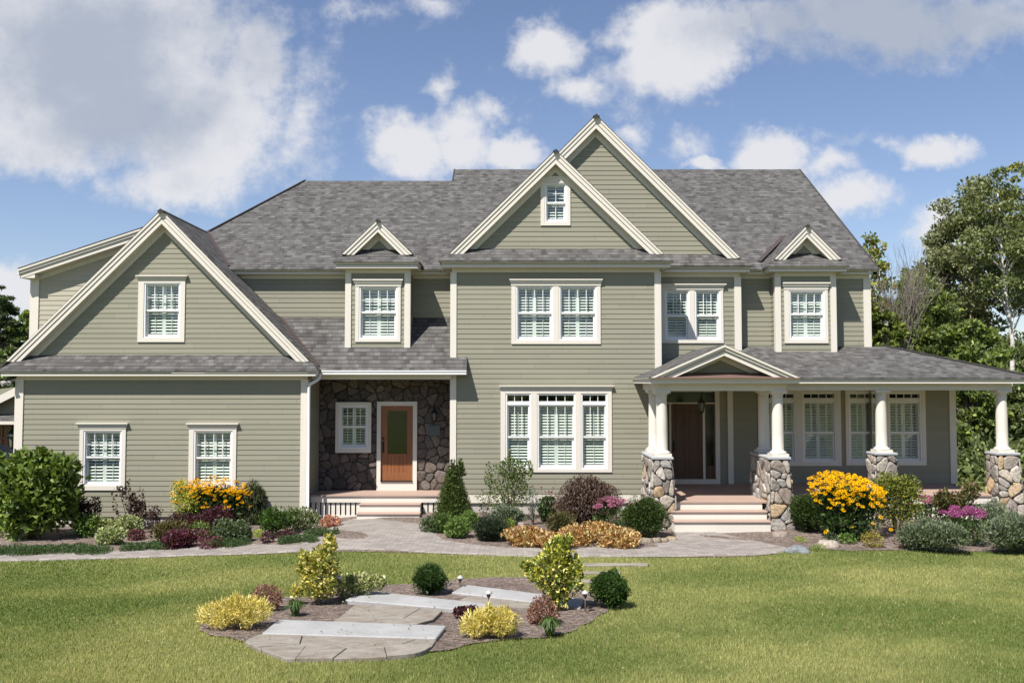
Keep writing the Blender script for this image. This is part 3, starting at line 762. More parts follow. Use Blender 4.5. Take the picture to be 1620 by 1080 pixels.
# --- entry roof, entry recess
zet, zeb = Z(586, YE), Z(592.6, YE)
ezm = Z(503, YM); esl = (ezm - zet) / (YM - YE)
exr = X(738, YE, 590)
roofs.append([(gx1 + .30, YE, zet), (exr, YE, zet), (exr, YM + .1, zet + esl * (YM + .1 - YE)), (gx1 - 2.4, YM + .1, zet + esl * (YM + .1 - YE)), (gx1 - 1.2, YE + 1.1, zet + esl * 1.1)])
gut = MB(); gut.box(gx1 + .30, exr, YE - .03, YE + .08, zeb, zet - .012); gut.box(gx1 + .30, exr + .004, YE - .045, YE - .031, zet - .035, zet)
fasc.box(exr - .03, exr - .001, YE + .081, YC, zeb, zet + .0); soff.box(gx1, exr - .02, YE + .082, YC - .06, zeb + .02, zeb + .035)
zeh = Z(600, 22.45)
friez.box(gx1 + .02, cxl, 22.38, 22.54, zeh, zeb + .02)
ceil = MB().box(gx1, cxl, 22.54, YS + .1, zeh + .02, zeh + .05)
# deck of the entry
def step(x0, x1, y0, y1, z0, z1):
    r = obj('step', MB().box(x0, x1, y0 + .03, y1, z0, z1 - .031), 'trim', H)
    obj('tread', MB().box(x0 - .015, x1 + .015, y0, y1 - .002, z1 - .03, z1), 'deck', r, bevel=.006)
zed = Z(783, 22.35)
deck = MB()
for i in range(8):
    y0 = 22.33 + i * .14; deck.box(gx1 + .02, cxl - .02, y0, min(y0 + .136, YS + .02), zed - .03, zed)
porch_trim = MB()
porch_trim.box(gx1 + .03, cxl - .02, 22.36, 22.40, zed - .18, zed - .03)
sx0, sx1 = X(568, 22.0, 800), X(664, 22.0, 800)
step(sx0, sx1, 22.05, 22.355, -.3, Z(797, 22.05))
step(sx0 - .015, sx1 + .015, 21.75, 22.078, -.3, Z(812, 21.75))
latt = MB()
def lattice(x0, x1, Y, z0, z1):
    latt = MB()
    n = max(2, int((x1 - x0) / .115)); w = (x1 - x0) / n
    for i in range(n): latt.box(x0 + i * w + .018, x0 + (i + 1) * w - .018, Y, Y + .02, z0, z1)
    latt.box(x0, x1, Y - .012, Y - .001, z0, z0 + .10)
    obj('lattice_skirt', latt, 'trim', H)
lattice(gx1 + .03, sx0 - .03, 22.40, -0.12, zed - .19); lattice(sx1 + .03, cxl - .02, 22.40, -0.12, zed - .19)
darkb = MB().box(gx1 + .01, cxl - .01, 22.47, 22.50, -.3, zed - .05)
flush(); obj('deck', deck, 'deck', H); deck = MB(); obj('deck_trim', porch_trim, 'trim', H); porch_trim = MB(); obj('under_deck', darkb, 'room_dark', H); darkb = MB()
# --- front porch
PD = Z(765, YP)
dY0, dXR = 21.33, X(1577, 21.33, 786)
pxr = X(1511, YP, 700)
for i in range(18):
    y0 = dY0 + i * .14; y1 = min(y0 + .136, YP + .05)
    if y0 < YP: deck.box(cxr + .03, dXR, y0, y1, PD - .03, PD)
for i in range(9):
    y0 = 20.15 + i * .14; y1 = min(y0 + .136, dY0 - .003)
    if y0 < dY0 - .01: deck.box(3.25, 6.1, y0, y1, PD - .031, PD - .001)
porch_trim.box(6.1, dXR - .03, dY0 + .03, dY0 + .07, PD - .21, PD - .03)
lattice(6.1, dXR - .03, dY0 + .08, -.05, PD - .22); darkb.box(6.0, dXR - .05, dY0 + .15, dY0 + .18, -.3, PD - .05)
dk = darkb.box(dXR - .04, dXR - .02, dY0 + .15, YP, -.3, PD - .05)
stX0, stX1 = 3.56, 5.68
s2, s3 = Z(808.5, 19.85), Z(824.5, 19.55)
porch_trim.box(stX0 + .02, stX1 - .02, 20.17, 20.2, PD - .2, PD - .032)
step(stX0, stX1, 19.85, 20.168, -.1, s2)
step(stX0 + .005, stX1 - .005, 19.55, 19.878, -.1, s3)
# porch wall
zpc = Z(604, 20.5)
hA = win_spec(YP, (1199, 1330, 614, 736.5), [(1206, 1259, 620, 683.8, 731, (635, 634)), (1269.4, 1323, 620, 683.8, 731, (635, 634))])
hB = win_spec(YP, (1337.3, 1464, 614, 735.7), [(1342.5, 1396, 620, 683.8, 731, (635, 634)), (1405, 1458, 620, 683.8, 731, (635, 634))])
hD = (X(1050, YP, 700), X(1131.6, YP, 700), PD, Z(619.5, YP))
lap(wallA, PD, zpc + .4, K(cxr + .02), K(pxr), [hA, hB, (hD[0], hD[1], PD - .01, hD[3])], Yp=YP)
wallA.add([(pxr, YP, 0), (pxr, 30, 0), (pxr, 30, zpc + .3), (pxr, YP, zpc + .3)], [(0, 1, 2, 3)])
cboard(X(1151, YP, 700), X(1159.6, YP, 700), YP - .02, PD, zpc + .1); cboard(X(1502.5, YP, 700), pxr, YP, PD, zpc + .1, side=1)
foundation.box(pxr - 3, pxr - .02, YP + .1, 30, -.3, PD - .05)
# porch roof
PY = 21.02; pzt = Z(597.6, 19.8); pzb = Z(606.4, 19.87)
pX0, pX1 = X(1000, YC, 603), 12.52; qX0, qX1 = X(1028, 19.87, 603), X(1264.5, 19.87, 603)
ptop = Z(548.5, YM)
psl = (ptop - pzt) / (YM - PY)
roofs.append([(pX1, PY, pzt), (pX1, 31, pzt), (pX1 - (YM - PY), 31, ptop), (pX1 - (YM - PY), YM + .02, ptop)])
# portico roof
qxa = X(1145, 19.85, 546); qza = Z(545.5, 19.8); qsl = (qza - pzt) / ((qX1 - qX0) / 2); qxm = (qX0 + qX1) / 2
roofs.append([(qxm, 19.82, qza), (qX1 + .03, 19.82, pzt), (qX1 + .03, 23.0, pzt), (qxm, YM, qza)])
roofs.append([(qxm, 19.82, qza), (qxm, YM, qza), (qX0 - .03, YM, pzt), (qX0 - .03, 19.82, pzt)])
roofs.append([(qX0 + .01, PY, pzt), (pX1, PY, pzt), (pX1 - (YM - PY), YM + .02, ptop), (qX0 + psl / qsl * (YM - PY), YM + .02, ptop)])
# pediment
for s, xe in ((-1, qX0), (1, qX1)):
    def q(a, x): return (x, qza - a - qsl * abs(x - qxm))
    for a, b_, y0, pr in ((.0, .045, 19.80, 0), (.046, .115, 19.835, 0), (.13, .235, 19.87, 0)):
        xz = qxm + s * (qza - a - pzt) / qsl; xz2 = qxm + s * (qza - b_ - pzt) / qsl
        rake.prism([(qxm, qza - a), (qxm, qza - b_), (xz2, pzt + .002), (xz, pzt + .002)][::s], y0, 19.95)
    gsoff.prism([(qxm, qza - .21), (qxm, qza - .225), (qxm + s * (qza - .225 - pzt) / qsl, pzt), (qxm + s * (qza - .21 - pzt) / qsl, pzt)][::s], 19.95, 20.4)
    rfr.prism([(qxm, qza - .226), (qxm, qza - .33), (qxm + s * (qza - .33 - pzt) / qsl, pzt), (qxm + s * (qza - .226 - pzt) / qsl, pzt)][::s], 20.26, 20.31)
wallA.prism([(qX0 + .5, pzt - .02), (qX1 - .5, pzt - .02), (qxm, qza - .22)], 20.3, 20.33)
shelf = MB().slab([(qX0 - .02, 19.80, pzt + .004), (qX1 + .02, 19.80, pzt + .004), (qX1 - .3, 20.32, pzt + .13), (qX0 + .3, 20.32, pzt + .13)], .02)
hh = pzt - pzb
def pe(x0, x1, y0, y1, face):
    # eave boards along a run
    for (pr, a, b_) in ((0, 0, .5), (.014, .51, .86), (.034, .865, .99)):
        if face == 'f': fasc.box(x0 - (pr if x0 < 5 else 0), x1 + pr, y0 - pr, y0 + .03, pzb + hh * a, pzb + hh * b_)
        if face == 'l': fasc.box(x0 - pr, x0 + .03, y0, y1, pzb + hh * a + .001, pzb + hh * b_ - .001)
        if face == 'r': fasc.box(x0 - .03, x0 + pr, y0, y1, pzb + hh * a + .001, pzb + hh * b_ - .001)
pe(qX0, qX1, 19.87, 0, 'f'); pe(qX0, 0, 19.902, YC - .01, 'l'); pe(qX1, 0, 19.902, PY + .04, 'r')
pe(qX1 + .036, pX1, PY + .04, 0, 'f'); pe(pX1, 0, PY + .075, 31, 'r')
beam = MB(); zbm = Z(618, 20.1)
beam.box(3.31, 6.20, 20.07, 20.32, zbm, pzb + .02); beam.box(3.31, 3.55, 20.322, YC - .02, zbm, pzb + .018); beam.box(5.94, 6.19, 20.322, 21.25, zbm, pzb + .018)
beam.box(6.0, 12.0, 21.27, 21.5, zbm + .004, pzb + .02); beam.box(11.75, 12.0, 21.502, 30, zbm + .004, pzb + .018)
soffp = MB().box(qX0 + .03, qX1 - .03, 19.9, YP, pzb + .022, pzb + .04).box(qX1 - .02, pX1 - .03, PY + .075, YP, pzb + .022, pzb + .04).box(pxr, pX1 - .03, YP + .002, 31, pzb + .022, pzb + .04)

# --- link the shell of the house
flush()
obj('gutter', gut, 'white', H, bevel=.008)
rf = roof_obj('main_roof', roofs_main, H)
obj('porch_ceiling', ceil, 'siding', H); obj('porch_soffit', soffp, 'trim', H)
obj('deck', deck, 'deck', H); obj('deck_trim', porch_trim, 'trim', H); obj('under_deck', darkb, 'room_dark', H)
obj('porch_beam', beam, 'trim', H); obj('pediment_shelf', shelf, 'shelf_metal', H)
# valleys and ridge caps
val = MB()
def bar(a, b, w, h, mbx):
    a = Vector(a); b = Vector(b); t = (b - a).normalized(); s = t.cross(Vector((0, 0, 1))).normalized() * w / 2; up = Vector((0, 0, h))
    mbx.add([a - s, a + s, b + s, b - s, a - s + up, a + s + up, b + s + up, b - s + up], [(0, 3, 2, 1), (4, 5, 6, 7), (0, 1, 5, 4), (1, 2, 6, 5), (2, 3, 7, 6), (3, 0, 4, 7)])
# garage slope against main plane: solve points z_g(x)=z_m(y)
def vpt(z): return (gxa + (gza - z) / sl, ey + (z - ez) / MS, z + .045)
bar(vpt(gza - .02), vpt(ez + .05), .12, .012, val)
def vpt2(z): return (gxa + (gza - z) / sl, YE + (z - zet) / esl, z + .05)
obj('valley_flashing', val, 'flashing', H); val = MB(); bar(vpt2(zet + .06), vpt2(ezm), .10, .012, val)
def dv(xe, ze_, s, x_in, z_in):
    pass
for (xa, za, xe, ze_) in ((X(1276.5, 23.0, 356), Z(356.8, 23.0), rx0 - .2, Z(411, 23.0)),):
    obj('valley_flashing', val, 'flashing', H); val = MB(); bar((xe - .1, ey + (ze_ + .0 - ez) / MS, ze_ + .04), (xa, ey + (za - ez) / MS, za + .05), .15, .015, val)
obj('valley_flashing', val, 'flashing', H)
def ridge(a, b, w=.09):
    cap = MB()
    a = Vector(a); b = Vector(b); n = max(1, int((b - a).length / .2)); t = (b - a).normalized(); s = t.cross(Vector((0, 0, 1))).normalized()
    for i in range(n):
        p0 = a + (b - a) * (i / n); p1 = a + (b - a) * ((i + 1.15) / n); l0, l1 = .002, -.006
        cap.add([p0 - s * w - Vector((0, 0, w * .75 - l0)), p0 + Vector((0, 0, l0)), p0 + s * w - Vector((0, 0, w * .75 - l0)),
                 p1 - s * w - Vector((0, 0, w * .75 - l1)), p1 + Vector((0, 0, l1)), p1 + s * w - Vector((0, 0, w * .75 - l1)), p0 + Vector((0, 0, -.12)), ],
                [(0, 1, 4, 3), (1, 2, 5, 4), (2, 1, 0, 6)])
    obj('ridge_cap', cap, 'cap_shingle', H)
ridge((gxa, YGR - .1, gza + .03), (gxa, hipy, gza + .03)); ridge((cxa, YCR - .1, cza + .03), (cxa, yb2, cza + .03), .07)
ridge((bxa, YBR - .1, bza + .03), (bxa, ry, bza + .03)); ridge((rxl, ry, rz + .01), (rkx, ry, rz + .01), .13); ridge((r2l, ry2, rz2 + .01), (rxl, ry2, rz2 + .01), .13)
for ax, ay, az in ((X(598, 22.64, 348), 22.64, Z(348.5, 22.64)), (X(1276.5, 23.0, 356), 23.0, Z(356.8, 23.0))):
    ridge((ax, ay - .1, az + .025), (ax, ey + (az - ez) / MS, az + .025), .06)
hipcap = MB()
bar((hipx, hipy, hipz + .02), (r2l, ry2, rz2 + .02), .09, .03, hipcap); obj('hip_cap', hipcap, 'cap_shingle', H); hipcap = MB(); bar((pX1, PY, pzt + .01), (pX1 - (YM - PY), YM, ptop + .01), .14, .03, hipcap)
obj('hip_cap', hipcap, 'cap_shingle', H); hipcap = MB(); bar((rkx, ey, ez + .0), (rkx, ry, rz + .0), .05, .025, hipcap); obj('roof_edge', hipcap, 'cap_shingle', H); hipcap = MB(); bar((rxl, ry2, rz2), (rxl, ry, rz), .05, .025, hipcap)
obj('hip_cap', hipcap, 'cap_shingle', H)
# downspout
ds = MB(); dx = X(488.5, YG - .06, 680)
ds.tube([(dx + .23, YE - .10, zeb - .0), (dx + .23, YE - .14, zeb - .10), (dx + .16, YG - .06, zeb - .16), (dx + .02, YG - .08, zeb - .24), (dx, YG - .08, zeb - .34), (dx, YG - .08, 0.0), (dx + .02, YG - .2, -.08)], .037, 10)
obj('downspout', ds, 'white', H, smooth=True)
fl = MB(); lx, ly, lz = X(13, 21.9, 605), 21.9, Z(604, 21.9)
fl.tube([(lx + .12, ly + .1, lz + .06), (lx, ly, lz)], .03, 8); fl.tube([(lx + .02, ly, lz + .02), (lx - .10, ly - .12, lz - .05)], [.03, .07], 10); fl.tube([(lx + .06, ly, lz + .02), (lx + .08, ly - .12, lz - .05)], [.03, .06], 10)
obj('flood_light', fl, 'cap_metal', H)

# --- windows
def make_window(w):
    Y = w['Y']; cx0, cx1, cz0, cz1 = w['c']; us = w['us']; ho = w['hole']
    c = MB(); yf = Y - 0.034
    c.box(cx0, ho[0] + .004, yf, Y + .01, cz0, cz1); c.box(ho[1] - .004, cx1, yf, Y + .01, cz0, cz1)
    c.box(ho[0] + .004, ho[1] - .004, yf, Y + .01, cz0, ho[2] + .004); c.box(ho[0] + .004, ho[1] - .004, yf, Y + .01, ho[3] - .004, cz1 + .001)
    for a, b in zip(us[:-1], us[1:]): c.box(a['x1'], b['x0'], yf + .001, Y + .12, ho[2] + .004, ho[3] - .004)
    if w['hd']:
        a = w['hd']; hh_ = a[3] - a[2]
        c.box(cx0 - .012, cx1 + .012, yf - .010, Y + .01, cz1 + .002, a[2] + hh_ * .45)
        c.box(cx0 - .035, cx1 + .035, yf - .035, Y + .01, a[2] + hh_ * .45 + .001, a[2] + hh_ * .8)
        c.box(a[0], a[1], yf - .065, Y + .01, a[2] + hh_ * .8 + .001, a[3])
    W = obj('window', c, 'trim', H)
    s = MB(); gl = MB(); sh = MB(); rm = MB()
    def q4(a, b, y, c0, c1): gl.add([(a, y, c0), (b, y, c0), (b, y, c1), (a, y, c1)], [(0, 1, 2, 3)])
    rr_ = random.Random(int(cx0 * 100) + int(cz0 * 10))
    for u in us:
        tilt_r = rr_.uniform(-.003, .003)
        x0, x1, z0, z1, zm = u['x0'], u['x1'], u['z0'], u['z1'], u['zm']
        fw = .042
        # frame
        s.box(x0, x0 + fw, Y - .02, Y + .14, z0, z1); s.box(x1 - fw, x1, Y - .02, Y + .14, z0, z1)
        s.box(x0 + fw, x1 - fw, Y - .02, Y + .14, z1 - .03, z1); s.box(x0 + fw, x1 - fw, Y - .03, Y + .14, z0, z0 + .035)
        zt = z1 - .03
        if u['tr']:
            zl, zg = u['tr']; zl, zg = min(u['tr']), max(u['tr'])
            tb = zl                                      # bottom of the transom rail
            s.box(x0 + fw, x1 - fw, Y - .012, Y + .13, tb, tb + .055)
            s.box(x0 + fw, x1 - fw, Y - .0, Y + .13, tb + .056, tb + .095)
            q4(x0 + fw, x1 - fw, Y + .03, tb + .09, zt)
            nx = max(3, round((x1 - x0 - 2 * fw) / .21))
            for i in range(1, nx):
                xm = x0 + fw + (x1 - x0 - 2 * fw) * i / nx; s.box(xm - .008, xm + .008, Y + .015, Y + .045, tb + .095, zt)
            s.box(x0 + fw, x1 - fw, Y + .01, Y + .05, zt - .025, zt)
            zt = tb - .002
        # upper sash (outer), lower sash (inner)
        sw = .045
        a0, a1 = x0 + fw + .001, x1 - fw - .001
        s.box(a0, a0 + sw * .6, Y + .012, Y + .045, zm - .02, zt); s.box(a1 - sw * .6, a1, Y + .012, Y + .045, zm - .02, zt)
        s.box(a0, a1, Y + .010, Y + .046, zt - .035, zt); s.box(a0, a1, Y + .008, Y + .047, zm - .02, zm + .022)
        s.box(a0, a0 + sw, Y + .05, Y + .085, z0 + .036, zm - .022); s.box(a1 - sw, a1, Y + .05, Y + .085, z0 + .036, zm - .022)
        s.box(a0, a1, Y + .049, Y + .086, z0 + .036, z0 + .095); s.box(a0, a1, Y + .049, Y + .086, zm - .045, zm - .005)
        nx = w.get('cols') or max(2, min(4, round((a1 - a0) / .19)))
        if w.get('small'): nx = 2
        for i in range(1, nx):
            xm = a0 + (a1 - a0) * i / nx; s.box(xm - .008, xm + .008, Y + .014, Y + .040, zm, zt - .03)
            if w.get('small'): s.box(xm - .008, xm + .008, Y + .053, Y + .078, z0 + .09, zm - .04)
        zh = (zm + zt) / 2
        if len(us) == 1: s.box(a0, a1, Y + .016, Y + .038, zh - .008, zh + .008)
        q4(a0, a1, Y + .028, zm, zt - .02); q4(a0, a1, Y + .066, z0 + .06, zm - .02)
        # plantation shutters inside
        ys = Y + .115; b0, b1, bz0, bz1 = x0 + fw, x1 - fw, z0 + .04, zt - .005
        wide = (b1 - b0) > .62; halves = [(b0, (b0 + b1) / 2 - .001), ((b0 + b1) / 2 + .001, b1)] if wide else [(b0, b1)]
        for p0, p1 in halves:
            st = .045
            sh.box(p0, p0 + st, ys, ys + .028, bz0, bz1); sh.box(p1 - st, p1, ys, ys + .028, bz0, bz1)
            for za, zb in ((bz0, bz0 + .07), (bz1 - .06, bz1), (zm - .045, zm + .02)): sh.box(p0 + st, p1 - st, ys + .001, ys + .027, za, zb)
            for za, zb in ((bz0 + .07, zm - .045), (zm + .02, bz1 - .06)):
                n = max(2, round((zb - za) / .074)); pz = (zb - za) / n; op = w.get('tilt', .0245) + tilt_r
                for i in range(n):
                    zc = za + pz * (i + .5)
                    sh.add([(p0 + st, ys - .014, zc - op), (p1 - st, ys - .014, zc - op), (p1 - st, ys + .040, zc + op - .006), (p0 + st, ys + .040, zc + op - .006),
                            (p0 + st, ys - .014, zc - op + .008), (p1 - st, ys - .014, zc - op + .008), (p1 - st, ys + .040, zc + op + .002), (p0 + st, ys + .040, zc + op + .002)],
                           [(0, 1, 5, 4), (4, 5, 6, 7), (3, 2, 1, 0), (2, 3, 7, 6)])
                sh.box((p0 + p1) / 2 - .005, (p0 + p1) / 2 + .005, ys - .024, ys - .015, za + .03, zb - .03)
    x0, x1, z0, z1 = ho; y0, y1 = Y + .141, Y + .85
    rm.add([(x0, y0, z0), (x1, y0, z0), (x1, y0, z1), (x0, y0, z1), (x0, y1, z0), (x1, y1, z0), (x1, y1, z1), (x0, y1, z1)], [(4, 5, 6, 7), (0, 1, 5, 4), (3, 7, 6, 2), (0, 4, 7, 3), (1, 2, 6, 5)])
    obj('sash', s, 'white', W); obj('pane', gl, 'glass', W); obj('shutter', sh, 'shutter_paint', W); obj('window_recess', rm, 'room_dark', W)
h10 = win_spec(YS - .10, (531, 587.4, 636, 715.7), [(536.5, 582.2, 640.5, 674.5, 709, None)], None, cols=4, tilt=.012)
for w in WIN: make_window(w)

# ------------------------------------------------------------------ stonework
def clip_half(poly, n, c):
    out = []; m_ = len(poly)
    for i in range(m_):
        p, q = poly[i], poly[(i + 1) % m_]; dp = p[0] * n[0] + p[1] * n[1] - c; dq = q[0] * n[0] + q[1] * n[1] - c
        if dp <= 0: out.append(p)
        if (dp < 0 < dq) or (dq < 0 < dp):
            t = dp / (dp - dq); out.append((p[0] + (q[0] - p[0]) * t, p[1] + (q[1] - p[1]) * t))
    return out
def cells(w, h, sx, sy, rng, jit=.42):
    nx, nyy = max(1, round(w / sx)), max(1, round(h / sy)); pts = []
    for j in range(nyy):
        for i in range(nx + (j % 2 if nx > 1 else 0)):
            if rng.random() < .20: continue
            ox = (i + .5 - (.5 if (j % 2 and nx > 1) else 0)) / nx * w
            pts.append((min(w, max(0, ox + rng.uniform(-jit, jit) * w / nx)), (j + .5 + rng.uniform(-jit, jit)) / nyy * h))
    out = []
    for i, p in enumerate(pts):
        poly = [(0, 0), (w, 0), (w, h), (0, h)]
        for j, q in enumerate(pts):
            if i == j: continue
            n = (q[0] - p[0], q[1] - p[1])
            if n[0] ** 2 + n[1] ** 2 > (4.5 * max(sx, sy)) ** 2: continue
            c = ((q[0] ** 2 + q[1] ** 2) - (p[0] ** 2 + p[1] ** 2)) / 2
            poly = clip_half(poly, n, c)
            if len(poly) < 3: break
        if len(poly) >= 3: out.append(poly)
    return out
def stone(mb, poly, depth, gap, Mf, col, rng, rnd=2):
    A = sum(poly[i][0] * poly[(i + 1) % len(poly)][1] - poly[(i + 1) % len(poly)][0] * poly[i][1] for i in range(len(poly))) / 2
    if abs(A) < 0.0016: return
    for _ in range(rnd):
        q = []
        for i in range(len(poly)):
            a, b = poly[i], poly[(i + 1) % len(poly)]
            q += [(a[0] * .78 + b[0] * .22, a[1] * .78 + b[1] * .22), (a[0] * .22 + b[0] * .78, a[1] * .22 + b[1] * .78)]
        poly = q
    cx = sum(p[0] for p in poly) / len(poly); cy = sum(p[1] for p in poly) / len(poly)
    r = math.sqrt(abs(A) / math.pi); s0 = max(.4, 1 - gap / r); n = len(poly); o = len(mb.v); dd = depth * rng.uniform(.7, 1.3)
    tx, ty = rng.uniform(-.15, .15), rng.uniform(-.15, .15)
    for k, (s, d) in enumerate(((s0, 0), (s0 * .985, .55), (s0 * .90, .88), (s0 * .70, 1.0))):
        for p in poly:
            ux, uy = (p[0] - cx) * s, (p[1] - cy) * s
            mb.v.append(tuple(Mf(cx + ux, cy + uy, dd * d + (ux * tx + uy * ty) * (k > 1))))
            mb.c.append((*col, 1))
    mb.v.append(tuple(Mf(cx, cy, dd * 1.03))); mb.c.append((*col, 1))
    for k in range(3):
        for i in range(n): mb.f.append((o + k * n + i, o + k * n + (i + 1) % n, o + (k + 1) * n + (i + 1) % n, o + (k + 1) * n + i))
    for i in range(n): mb.f.append((o + 3 * n + i, o + 3 * n + (i + 1) % n, o + 4 * n))
PAL_PIER = [(.19, .165, .145), (.24, .205, .175), (.33, .29, .25), (.38, .34, .29), (.29, .265, .24), (.40, .36, .31), (.35, .32, .29), (.26, .235, .21), (.43, .32, .20), (.31, .275, .24), (.40, .38, .35), (.29, .245, .215), (.37, .32, .27)]
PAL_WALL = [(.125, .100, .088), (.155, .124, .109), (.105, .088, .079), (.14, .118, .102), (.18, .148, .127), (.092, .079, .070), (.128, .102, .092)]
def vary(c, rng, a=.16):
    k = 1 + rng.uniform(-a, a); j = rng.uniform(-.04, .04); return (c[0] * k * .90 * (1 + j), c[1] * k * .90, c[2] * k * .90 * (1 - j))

def pier(px_lab, x0, x1, yf, yb, zt, zb, flare, seed, label):
    rng = random.Random(seed); g = flare
    top = [(x0, yf), (x1, yf), (x1, yb), (x0, yb)]; bot = [(x0 - g * .45, yf - g), (x1 + g, yf - g), (x1 + g, yb + g * .3), (x0 - g * .45, yb + g * .3)]
    core = MB(); core.add([(*p, zb) for p in bot] + [(*p, zt) for p in top], [(0, 3, 2, 1), (4, 5, 6, 7), (0, 1, 5, 4), (1, 2, 6, 5), (2, 3, 7, 6), (3, 0, 4, 7)])
    P_ = obj('pier', core, 'mortar', H)
    st = MB(); st.c = []
    h = zt - zb
    for (a, b) in ((0, 1), (3, 0), (1, 2), (2, 3)):
        A0, B0, A1, B1 = Vector((*bot[a], zb)), Vector((*bot[b], zb)), Vector((*top[a], zt)), Vector((*top[b], zt))
        w = ((B0 - A0).length + (B1 - A1).length) / 2
        nrm = (B0 - A0).cross(A1 - A0).normalized()
        def Mf(u, v, d, A0=A0, B0=B0, A1=A1, B1=B1, w=w, nrm=nrm):
            s, t = u / w, v / h; return (A0.lerp(B0, s)).lerp(A1.lerp(B1, s), t) + nrm * (d - .004)
        for poly in cells(w, h, .275, .20, rng, .55): stone(st, poly, .040, .006, Mf, vary(rng.choice(PAL_PIER), rng, .22), rng, 1)
    obj('stone_facing', st, 'stone', P_, smooth=True)
    cp = MB(); cp.box(x0 - .045, x1 + .045, yf - .05, yb + .04, zt + .001, zt + .06); obj('cap_stone', cp, 'caprock', P_, bevel=.012)
    return P_
def column(cx, cy, zb, zt, r=.132):
    m_ = MB()
    m_.box(cx - .19, cx + .19, cy - .19, cy + .19, zb, zb + .06)
    prof = [(.185, zb + .061), (.19, zb + .08), (.175, zb + .10), (.155, zb + .11), (r + .008, zb + .125), (r, zb + .15)]
    hgt = zt - zb
    prof += [(r, zb + hgt * .35), (r * .97, zb + hgt * .6), (r * .87, zt - .17), (r * .87, zt - .155), (r * .98, zt - .15), (r * .98, zt - .135), (r * .88, zt - .13), (r * .9, zt - .10), (r * 1.2, zt - .065), (r * 1.22, zt - .055)]
    m_.lathe(prof, cx, cy, 28)
    m_.box(cx - .175, cx + .175, cy - .175, cy + .175, zt - .054, zt)
    return obj('column', m_, 'trim', H, smooth=False)
zcap = Z(727, 19.95)
p1l, p1r = X(1034.5, 19.97, 735), X(1062.5, 19.97, 735)
p2l, p2r = X(1221, 19.97, 735), X(1248.5, 19.97, 735)
pier(0, p1l, p1r, 19.99, 21.55, zcap, -.06, .10, 3, '')
pier(0, p2l - .03, p2r, 19.99, 21.55, zcap, -.06, .10, 5, '')
c3, c4 = X(1394.6, 21.4, 700), X(1585.5, 21.4, 700)
pier(0, c3 - .23, c3 + .23, 21.17, 21.63, zcap, -.06, .10, 8, ''); pier(0, c4 - .24, c4 + .24, 21.17, 21.65, zcap, -.06, .12, 12, '')
zc0 = zcap + .062; zc1 = zbm
c1x, c2x = X(1047, 20.2, 660), X(1230.6, 20.2, 660)
for cx, cy in ((c1x, 20.22), (c1x, 21.33), (c2x, 20.22), (c2x, 21.33), (c3, 21.4), (c4, 21.4)):
    o = column(cx, cy, zc0, zc1 - (.0 if cy < 21 else -.003))
    for p in o.data.polygons:
        if len(p.vertices) == 4 and abs(p.normal.z) < .95 and max(abs(p.normal.x), abs(p.normal.y)) < .9999: p.use_smooth = True
# entry stone wall
sw = MB(); sw.c = []; rng = random.Random(4)
wx0, wx1, wz0, wz1 = gx1, cxl, zed, zeh + .05
dl = X(596, YS - .06, 700); dr = X(659.6, YS - .06, 700); dzt = Z(635, YS - .06)
wr = (h10[0] - .05, h10[1] + .05, h10[2] - .05, h10[3] + .05); cs = WIN[-1]['c']
holes = [(dl + .03, dr - .03, wz0 - 1, dzt - .03), (cs[0] + .03, cs[1] - .03, cs[2] + .03, cs[3] - .03)]
for poly in cells(wx1 - wx0, wz1 - wz0, .24, .17, rng, .55):
    pp = [(p[0] + wx0, p[1] + wz0) for p in poly]; cxx = sum(p[0] for p in pp) / len(pp); czz = sum(p[1] for p in pp) / len(pp); ok = True
    for hx0, hx1, hz0, hz1 in holes:
        if hx0 < cxx < hx1 and hz0 < czz < hz1: ok = False; break
        ds_ = [(hx0 - cxx, (1, 0), hx0), (cxx - hx1, (-1, 0), -hx1), (hz0 - czz, (0, 1), hz0), (czz - hz1, (0, -1), -hz1)]
        b = max(ds_, key=lambda t: t[0])
        if any(hx0 < p[0] < hx1 and hz0 < p[1] < hz1 for p in pp): pp = clip_half(pp, b[1], b[2])
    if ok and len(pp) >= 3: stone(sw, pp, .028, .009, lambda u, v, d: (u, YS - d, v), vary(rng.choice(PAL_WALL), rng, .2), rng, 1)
sb = MB()
zz0, zz1 = wz0, wz1
for a in ((wx0, wr[0], zz0, zz1), (wr[1], dl + .02, zz0, zz1), (wr[0], wr[1], zz0, wr[2]), (wr[0], wr[1], wr[3], zz1), (dr - .02, wx1, zz0, zz1), (dl + .02, dr - .02, dzt - .02, zz1)):
    sb.add([(a[0], YS, a[2]), (a[1], YS, a[2]), (a[1], YS, a[3]), (a[0], YS, a[3])], [(0, 1, 2, 3)])
SWO = obj('stone_wall', sb, 'mortar', H); obj('stone_facing', sw, 'stone', SWO, smooth=True)
